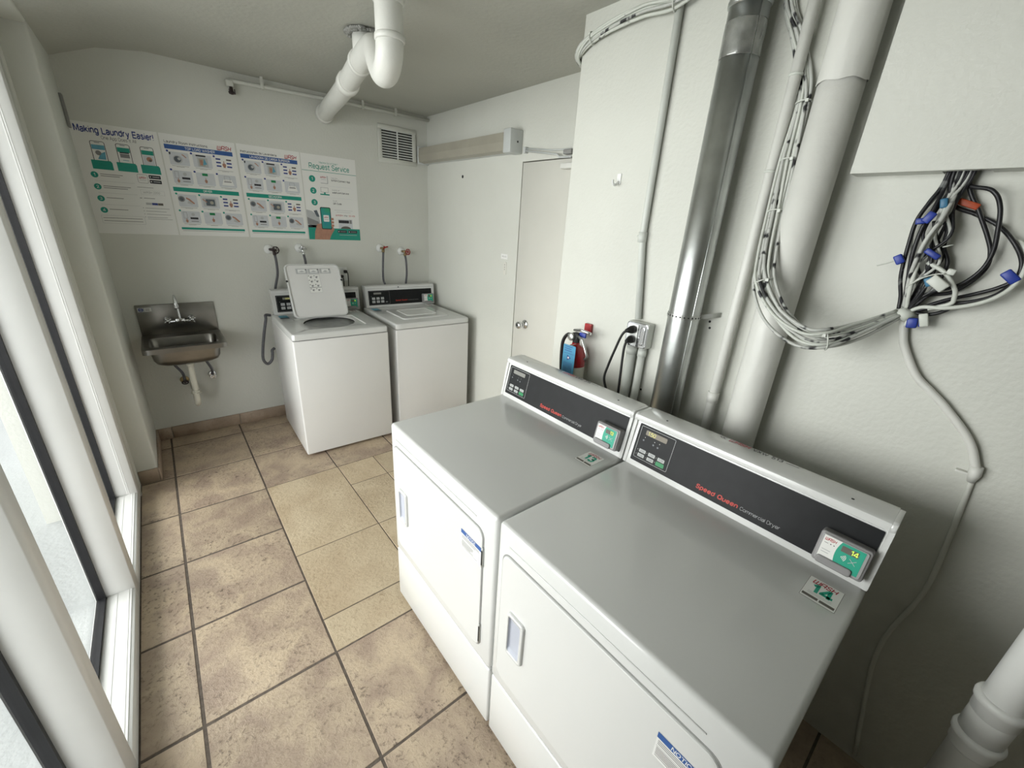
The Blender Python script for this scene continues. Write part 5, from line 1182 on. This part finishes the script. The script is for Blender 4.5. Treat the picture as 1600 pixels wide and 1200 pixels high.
for x in (1.112, 1.80, 2.07):
    bm = bmesh.new(); zz = 2.43 + (x - .935) * .028 if x < 1.65 else 2.450
    add_box(bm, x - .009, x + .009, -.060, -.057, zz - .012, 2.4895); add_box(bm, x - .009, x + .009, -.060, -.030, zz - .0165, zz - .0130); build('strap', bm, 'wall_paint', t)

t = thing('ceiling_drain', 'thick white drain pipe with a hanging U-bend below the ceiling', 'pipe', (1.3, -1.3, 2.2))
bm = bmesh.new()
P = catmull([(1.520, -.001, 2.352), (1.47, -.30, 2.354), (1.40, -.78, 2.360), (1.322, -1.28, 2.385), (1.300, -1.45, 2.390), (1.278, -1.555, 2.365), (1.254, -1.645, 2.295), (1.236, -1.725, 2.236), (1.219, -1.800, 2.228), (1.206, -1.858, 2.262), (1.204, -1.872, 2.33), (1.204, -1.873, 2.42), (1.204, -1.873, 2.489)], 8)
add_tube(bm, P, .053, 32); build('pipe', bm, 'pipe_paint', t)
def ringon(a, b, r, h, m='pipe_paint', nm='coupling'):
    a, b = Vector(a), Vector(b); d = (b - a).normalized()
    bm = bmesh.new(); add_tube(bm, [a, a + d * h * .15, a + d * h * .85, a + d * h], r, 32, radii=[.054, r, r, .054]); build(nm, bm, m, t)
ringon((1.520, -.001, 2.352), (1.47, -.30, 2.354), .062, .05)
ringon((1.382, -.89, 2.3612), (1.375, -.93, 2.3617), .062, .075)
ringon((1.326, -1.24, 2.383), (1.320, -1.29, 2.385), .059, .030)
ringon((1.204, -1.873, 2.300), (1.204, -1.873, 2.33), .058, .022)
ringon((1.204, -1.873, 2.415), (1.204, -1.873, 2.489), .060, .07)
bm = bmesh.new(); add_cyl(bm, (1.325, -1.33, 2.385), (1.325, -1.33, 2.489), .058, 30); build('riser', bm, 'pipe_paint', t)
rnd = random.Random(2)
bm = bmesh.new()
for k in range(44):
    a = 2 * PI * k / 44; rr = .066 + .014 * rnd.random(); s = .009 + .014 * rnd.random()
    c = Vector((1.325 + rr * math.cos(a), -1.33 + rr * math.sin(a), 2.480)); 
    r = bmesh.ops.create_icosphere(bm, subdivisions=1, radius=s); bmesh.ops.scale(bm, verts=r['verts'], vec=(1, 1, .6)); bmesh.ops.translate(bm, verts=r['verts'], vec=c)
tag(build('ceiling_patch', bm, 'cement_patch'), 'rough crumbling ring of plaster where the drain enters the ceiling', 'plaster patch', kind='stuff')

# ================================================================= POSTERS ON THE BACK WALL
def poster(x0, x1, z0, z1, label, draw, tilt=0.0):
    w, h = x1 - x0, z1 - z0
    bm = bmesh.new(); mats = ['paper_white']
    add_slab(bm, [(0, 0), (w, 0), (w, h), (0, h)], (x0, -.0006, z0), (1, 0, 0), (0, 0, 1), (0, -1, 0), 0, .0012)
    ik = Ink((x0, -.0018, z0), (1, 0, 0), (0, 0, 1), (0, -1, 0), bm=bm, mats=mats, base=.0002)
    draw(ik, w, h)
    if tilt: bmesh.ops.rotate(bm, verts=bm.verts, cent=(x0, 0, z1), matrix=Matrix.Rotation(tilt, 3, 'Y'))
    return tag(ik.build('laundry_poster'), label, 'poster', 'laundry posters above the washers')

def hand(ik, x, y, s, l=3):
    """pointing fist seen from the back"""
    ik.rr(x - .5 * s, y - .9 * s, x + .5 * s, y, .15 * s, 'ink_skin', l); ik.rect(x - .12 * s, y - .05 * s, x + .12 * s, y + .75 * s, 'ink_skin', l)
    ik.rect(x - .33 * s, y - 1.3 * s, x + .33 * s, y - .8 * s, 'ink_skin', l)
def arm(ik, x, y, s, l=3):
    ik.poly([(x - .9 * s, y + .9 * s), (x - .1 * s, y + .55 * s), (x + 1.1 * s, y - .7 * s), (x + .8 * s, y - 1.0 * s), (x - .4 * s, y + .1 * s), (x - 1.0 * s, y + .5 * s)], 'ink_skin', l)
def cell(ik, x, y, w, h, kind, dot):
    if kind not in (2,): ik.rr(x, y, x + w, y + h, .006, 'ink_pale', 1)
    ik.circ(x - .004, y + h + .002, .0062, dot, 3, 12)
    cx, cy = x + w / 2, y + h / 2; s = h * .2
    if kind == 0:
        ik.circ(cx - w * .08, cy - h * .05, h * .32, 'ink_light', 2); ik.circ(cx - w * .10, cy - h * .05, h * .24, 'ink_mid', 3); ik.circ(cx - w * .02, cy - h * .0, h * .11, 'ink_light', 4); arm(ik, cx + w * .26, cy + h * .25, s * .75, 4)
        ik.poly([(x + .002, y + h - .004), (x + .012, y + h - .004), (x + .009, y + h - .018), (x + .004, y + h - .018)], 'ink_black', 3)
    elif kind == 1:
        ik.rect(x + w * .22, y + h * .06, x + w * .78, y + h * .80, 'ink_light', 2); ik.rect(x + w * .18, y + h * .86, x + w * .70, y + h * .98, 'ink_black', 3)
        ik.rr(x + w * .30, y + h * .12, x + w * .62, y + h * .70, .004, 'lens_amber', 3); ik.rect(x + w * .36, y + h * .2, x + w * .5, y + h * .6, 'ink_skin', 4); ik.poly([(x + w * .5, y + h * .2), (x + w * .72, y + h * .3), (x + w * .6, y + h * .75)], 'ink_sky', 4)
    elif kind == 2:
        for r in range(3):
            ik.rect(x + w * .04, y + h * (.78 - r * .28), x + w * .30, y + h * (.90 - r * .28), 'ink_navy', 2); ik.rect(x + w * .62, y + h * (.78 - r * .28), x + w * .90, y + h * (.90 - r * .28), 'ink_navy', 2)
        ik.rect(x + w * .62, y + h * .78, x + w * .90, y + h * .90, 'ink_brown', 3); hand(ik, cx - w * .03, cy + h * .02, h * .26)
    elif kind == 3:
        ik.frame(x + w * .10, y + h * .38, x + w * .30, y + h * .92, .0016, 'ink_grey', 2, .003); ik.circ(x + w * .62, y + h * .75, h * .13, 'ink_light', 2)
        ik.rect(x + w * .44, y + h * .34, x + w * .86, y + h * .50, 'ink_black', 2); ik.rect(x + w * .46, y + h * .14, x + w * .86, y + h * .20, 'ink_grey', 2); hand(ik, x + w * .24, y + h * .28, h * .18)
    elif kind == 4:
        ik.rr(x + w * .34, y + h * .76, x + w * .64, y + h * .96, .002, 'button_green', 2); hand(ik, cx, cy - h * .06, h * .2)
    elif kind == 5:
        ik.poly([(x + w * .16, y + h * .15), (x + w * .86, y + h * .15), (x + w * .74, y + h * .62), (x + w * .28, y + h * .62)], 'paper_white', 2); ik.rect(x + w * .30, y + h * .40, x + w * .72, y + h * .48, 'ink_grey', 3); ik.frame(x + w * .34, y + h * .52, x + w * .66, y + h * .90, .0014, 'ink_grey', 3)
    elif kind == 6:
        ik.circ(x + w * .18, y + h * .62, h * .24, 'ink_grey', 2); ik.circ(x + w * .18, y + h * .62, h * .16, 'ink_mid', 3); arm(ik, cx + w * .12, cy + h * .02, s * 1.4)
        ik.poly([(cx, cy), (cx + w * .3, cy - h * .1), (cx + w * .2, cy - h * .3), (cx - w * .05, cy - h * .2)], 'ink_light', 2)
    elif kind == 7:
        ik.rr(x + w * .10, y + h * .12, x + w * .84, y + h * .86, .005, 'ink_light', 2); ik.rr(x + w * .26, y + h * .2, x + w * .76, y + h * .74, .004, 'ink_mid', 3); ik.circ(x + w * .58, y + h * .46, h * .14, 'lens_amber', 4); arm(ik, x + w * .2, cy + h * .1, s * .8, 4)
    ik.rect(x + w * .06, y - .0065, x + w * .92, y - .0045, 'ink_grey', 1); ik.rect(x + w * .28, y - .0115, x + w * .68, y - .0098, 'ink_grey', 1)

def instructions(title, bar1, bar2):
    def d(ik, w, h):
        ik.text(title, w * .05, h * .918, .0135, 'ink_black', 1, 'l', .02, 0, w * .56)
        wash_logo(ik, w * .945, h * .912, .023, 'ink_red', 1, 'r', w * .205)
        ik.rect(w * .04, h * .860, w * .95, h * .903, 'ink_blue', 1); ik.text(bar1, w * .50, h * .870, .0135, 'ink_white', 2, 'c', .03, 0, w * .40 if len(bar1) < 20 else w * .64)
        ik.rect(w * .04, h * .452, w * .95, h * .494, 'ink_teal', 1); ik.text(bar2, w * .50, h * .463, .0125, 'ink_white', 2, 'c', .03, 0, w * (.12 if len(bar2) < 6 else .22))
        cw, ch = w * .255, h * .125
        for r, (yy, ks, dot) in enumerate(((.712, (0, 1, 2), 'ink_navy'), (.535, (3, 4, 5), 'ink_navy'), (.300, (6, 7, 2), 'ink_teal'), (.130, (3, 4, 6), 'ink_teal'))):
            for c, k in enumerate(ks): cell(ik, w * (.075 + .305 * c), h * yy, cw, ch, k, dot)
        ik.rect(w * .04, h * .062, w * .95, h * .085, 'ink_teal', 1); ik.rect(w * .05, h * .048, w * .94, h * .052, 'ink_grey', 1)
    return d

def easier(ik, w, h):
    ik.text('Making Laundry Easier!', w * .045, h * .918, .031, 'ink_navy', 1, 'l', .045, 0, w * .90)
    ik.text('One App Does It All', w * .52, h * .872, .0165, 'ink_grey', 1, 'c', .02, 0, w * .40)
    for k in range(3):
        x = w * (.175 + .285 * k)
        ik.frame(x, h * .655, x + w * .165, h * .848, .0028, 'ink_black', 2, .010); ik.rect(x + .004, h * .775, x + w * .165 - .004, h * .815, 'ink_teal' if k else 'ink_sky', 1)
        ik.rect(x + w * .05, h * .833, x + w * .11, h * .837, 'ink_black', 1)
        if k == 0: ik.circ(x + w * .07, h * .745, .013, 'ink_grey', 2); ik.poly([(x + w * .05, h * .69), (x + w * .14, h * .69), (x + w * .15, h * .76), (x + w * .09, h * .74)], 'ink_sky', 1)
        if k == 1: ik.rect(x + w * .03, h * .725, x + w * .14, h * .76, 'ink_grey', 1); ik.rect(x + w * .03, h * .765, x + w * .14, h * .775, 'ink_black', 2); ik.rect(x + w * .05, h * .70, x + w * .12, h * .705, 'ink_sky', 1)
        if k == 2: ik.rect(x + .006, h * .675, x + w * .165 - .006, h * .77, 'ink_pale', 1); ik.circ(x + w * .09, h * .735, .014, 'ink_skin', 2); ik.circ(x + w * .10, h * .725, .007, 'ink_brown', 3)
        ik.poly([(x - w * .035, h * .60), (x + w * .20, h * .60), (x + w * .20, h * .665), (x + w * .185, h * .680), (x - w * .035, h * .680)], 'ink_teal', 3)
    for k in range(4):
        y = h * (.548 - .108 * k); ik.circ(w * .135, y, .0165, 'ink_teal', 1, 24); ik.text(str(k + 1), w * .135, y - .007, .014, 'ink_white', 2, 'c', .02)
        n = (2, 2, 1, 1)[k]
        for q in range(n): ik.rect(w * .20, y + .004 - q * .010, w * ((.46, .52, .40, .42)[k] - .04 * q), y + .0075 - q * .010, 'ink_grey', 1)
        if k < 3: ik.rect(w * .12, y - h * .055, w * .58, y - h * .053, 'ink_light', 1)
    ik.frame(w * .63, h * .505, w * .76, h * .588, .0018, 'ink_grey', 1, .008); wash_logo(ik, w * .695, h * .548, .010, 'ink_red', 1, 'c', w * .09); ik.rect(w * .655, h * .532, w * .735, h * .536, 'ink_light', 1)
    for q in range(2):
        y = h * (.553 - .045 * q); ik.rr(w * .775, y, w * .925, y + h * .034, .003, 'ink_black', 1); ik.circ(w * .795, y + h * .017, .0035, 'ink_white', 2, 8); ik.rect(w * .82, y + h * .014, w * .91, y + h * .021, 'ink_light', 2)
    ik.rect(w * .60, h * .462, w * .80, h * .466, 'ink_grey', 1)
    ik.frame(w * .63, h * .395, w * .93, h * .440, .0009, 'ink_light', 1); ik.text('WASH 2200', w * .66, h * .408, .012, 'ink_grey', 1, 'l', .0, .1, w * .21)
    ik.rect(w * .60, h * .358, w * .63, h * .362, 'ink_black', 1); ik.rect(w * .65, h * .358, w * .79, h * .363, 'ink_grey', 1)
    ik.rect(w * .66, h * .296, w * .735, h * .318, 'ink_light', 1); ik.rect(w * .737, h * .296, w * .81, h * .318, 'ink_navy', 1); ik.rect(w * .812, h * .296, w * .88, h * .318, 'ink_brown', 1)
    for k in range(4): ik.rect(w * .61, h * (.262 - .030 * k), w * .618, h * (.267 - .030 * k), 'ink_black', 1); ik.rect(w * .64, h * (.262 - .030 * k), w * (.95 - .05 * (k % 2)), h * (.2655 - .030 * k), 'ink_grey', 1)
    ik.rect(w * .64, h * .155, w * .96, h * .158, 'ink_grey', 1)
    ik.frame(w * .08, h * .098, w * .60, h * .175, .0012, 'ink_light', 1, .004); ik.rect(w * .10, h * .148, w * .57, h * .153, 'ink_grey', 1); ik.rect(w * .10, h * .120, w * .57, h * .125, 'ink_grey', 1)

def request(ik, w, h):
    ik.text('Machine Out of Order?', w * .49, h * .910, .0115, 'ink_teal', 1, 'c', .008, 0, w * .34)
    ik.text('Request Service', w * .50, h * .845, .034, 'ink_teal', 1, 'c', .022, 0, w * .74)
    ik.rect(0, h * .812, w, h * .817, 'ink_teal', 1)
    for k in range(3):
        y = h * (.725 - .137 * k); ik.circ(w * .165, y, .023, 'ink_teal', 1, 28); ik.text(str(k + 1), w * .165, y - .009, .018, 'ink_white', 2, 'c', .02)
        if k < 2: ik.rect(w * .30, y - h * .070, w * .88, y - h * .068, 'ink_pale', 1)
    ik.rr(w * .31, h * .680, w * .45, h * .775, .006, 'ink_light', 1); ik.rr(w * .30, h * .688, w * .435, h * .780, .006, 'ink_white', 2); wash_logo(ik, w * .3675, h * .745, .011, 'ink_red', 3, 'c', w * .11); ik.rect(w * .32, h * .725, w * .415, h * .729, 'ink_light', 3)
    ik.text('Use the', w * .51, h * .748, .009, 'ink_grey', 1, 'l', 0, 0, w * .12); ik.text('WASH-Connect App', w * .51, h * .718, .012, 'ink_black', 1, 'l', .03, 0, w * .36)
    ik.frame(w * .30, h * .578, w * .44, h * .635, .002, 'ink_grey', 1); ik.rect(w * .355, h * .560, w * .385, h * .578, 'ink_teal', 1); ik.rect(w * .285, h * .545, w * .455, h * .560, 'ink_teal', 1)
    ik.text('Submit at', w * .51, h * .608, .009, 'ink_grey', 1, 'l', 0, 0, w * .14); ik.text('wash.com/service', w * .51, h * .576, .012, 'ink_black', 1, 'l', .03, 0, w * .32)
    ik.text('Scan', w * .51, h * .478, .009, 'ink_grey', 1, 'l', 0, 0, w * .08); ik.text('QR Code', w * .51, h * .443, .012, 'ink_black', 1, 'l', .03, 0, w * .16)
    ik.rect(w * .52, h * .372, w * .88, h * .3755, 'ink_light', 1); ik.rect(w * .56, h * .348, w * .84, h * .3515, 'ink_light', 1)
    ik.text('WASH', w * .54, h * .302, .011, 'ink_red', 1, 'l', .03, .2, w * .14); ik.text('VXW', w * .695, h * .302, .010, 'ink_black', 1, 'l', .03, 0, w * .075); ik.text('123 456', w * .79, h * .302, .010, 'ink_redtext', 1, 'l', .02, 0, w * .13)
    ik.rect(w * .58, h * .10, w * .86, h * .265, 'ink_pale', 1); ik.rect(w * .585, h * .215, w * .79, h * .252, 'ink_black', 2); ik.rect(w * .80, h * .212, w * .845, h * .258, 'ink_grey', 2)
    ik.rect(w * .001, 0, w * .999, h * .145, 'ink_teal', 3)
    ik.poly([(w * .72 + w * .10 * math.cos(a * PI / 12), h * .145 + h * .032 * math.sin(a * PI / 12)) for a in range(13)], 'ink_brown', 4)
    for x in (.55, .76):
        ik.rr(w * x, h * .090, w * (x + .18), h * .125, .003, 'ink_black', 4); ik.circ(w * (x + .022), h * .107, .004, 'ink_white', 5, 8); ik.rect(w * (x + .05), h * .103, w * (x + .16), h * .112, 'ink_grey', 5)
    ik.rect(w * .58, h * .062, w * .93, h * .067, 'ink_light', 4)
    ik.poly([(w * .001, h * .16), (w * .001, h * .36), (w * .10, h * .345), (w * .22, h * .28), (w * .24, h * .16)], 'ink_light', 1)
    ik.poly([(w * .001, h * .19), (w * .001, h * .27), (w * .20, h * .22), (w * .22, h * .17), (w * .10, h * .15)], 'ink_grey', 2); ik.rect(w * .001, h * .145, w * .22, h * .175, 'ink_black', 2); ik.poly([(w * .13, h * .35), (w * .19, h * .36), (w * .23, h * .28), (w * .18, h * .28)], 'ink_mid', 2)
    ik.poly([(w * .10, 0), (w * .12, h * .10), (w * .17, h * .19), (w * .25, h * .20), (w * .46, h * .18), (w * .49, h * .13), (w * .42, h * .06), (w * .38, 0)], 'ink_skin', 5)
    ik.rr(w * .25, h * .130, w * .445, h * .400, .010, 'ink_black', 6); ik.rr(w * .262, h * .140, w * .433, h * .390, .007, 'ink_phone', 7)
    ik.rr(w * .300, h * .225, w * .405, h * .305, .005, 'ink_white', 8); wash_logo(ik, w * .3525, h * .270, .009, 'ink_red', 9, 'c', w * .08); ik.rect(w * .315, h * .248, w * .390, h * .252, 'ink_grey', 9)
    for q in range(3): ik.rr(w * .435, h * (.165 + .04 * q), w * .49, h * (.195 + .04 * q), .004, 'ink_skin', 8)

poster(.100, .492, 1.466, 2.072, 'white poster headed Making Laundry Easier with three phones drawn on teal blocks', easier)
poster(.499, .902, 1.466, 2.072, 'English washing instructions poster with a blue bar reading TOP LOAD WASHER', instructions('Laundry Room Instructions', 'TOP LOAD WASHER', 'DRYER'))
poster(.912, 1.312, 1.464, 2.074, 'Spanish washing instructions poster with a blue bar reading LAVADORA', instructions('Instrucciones de Lavandería', 'LAVADORA DE CARGA SUPERIOR', 'SECADORA'))
poster(1.318, 1.728, 1.460, 2.073, 'Request Service poster with a hand holding a phone and a teal bottom band', request)
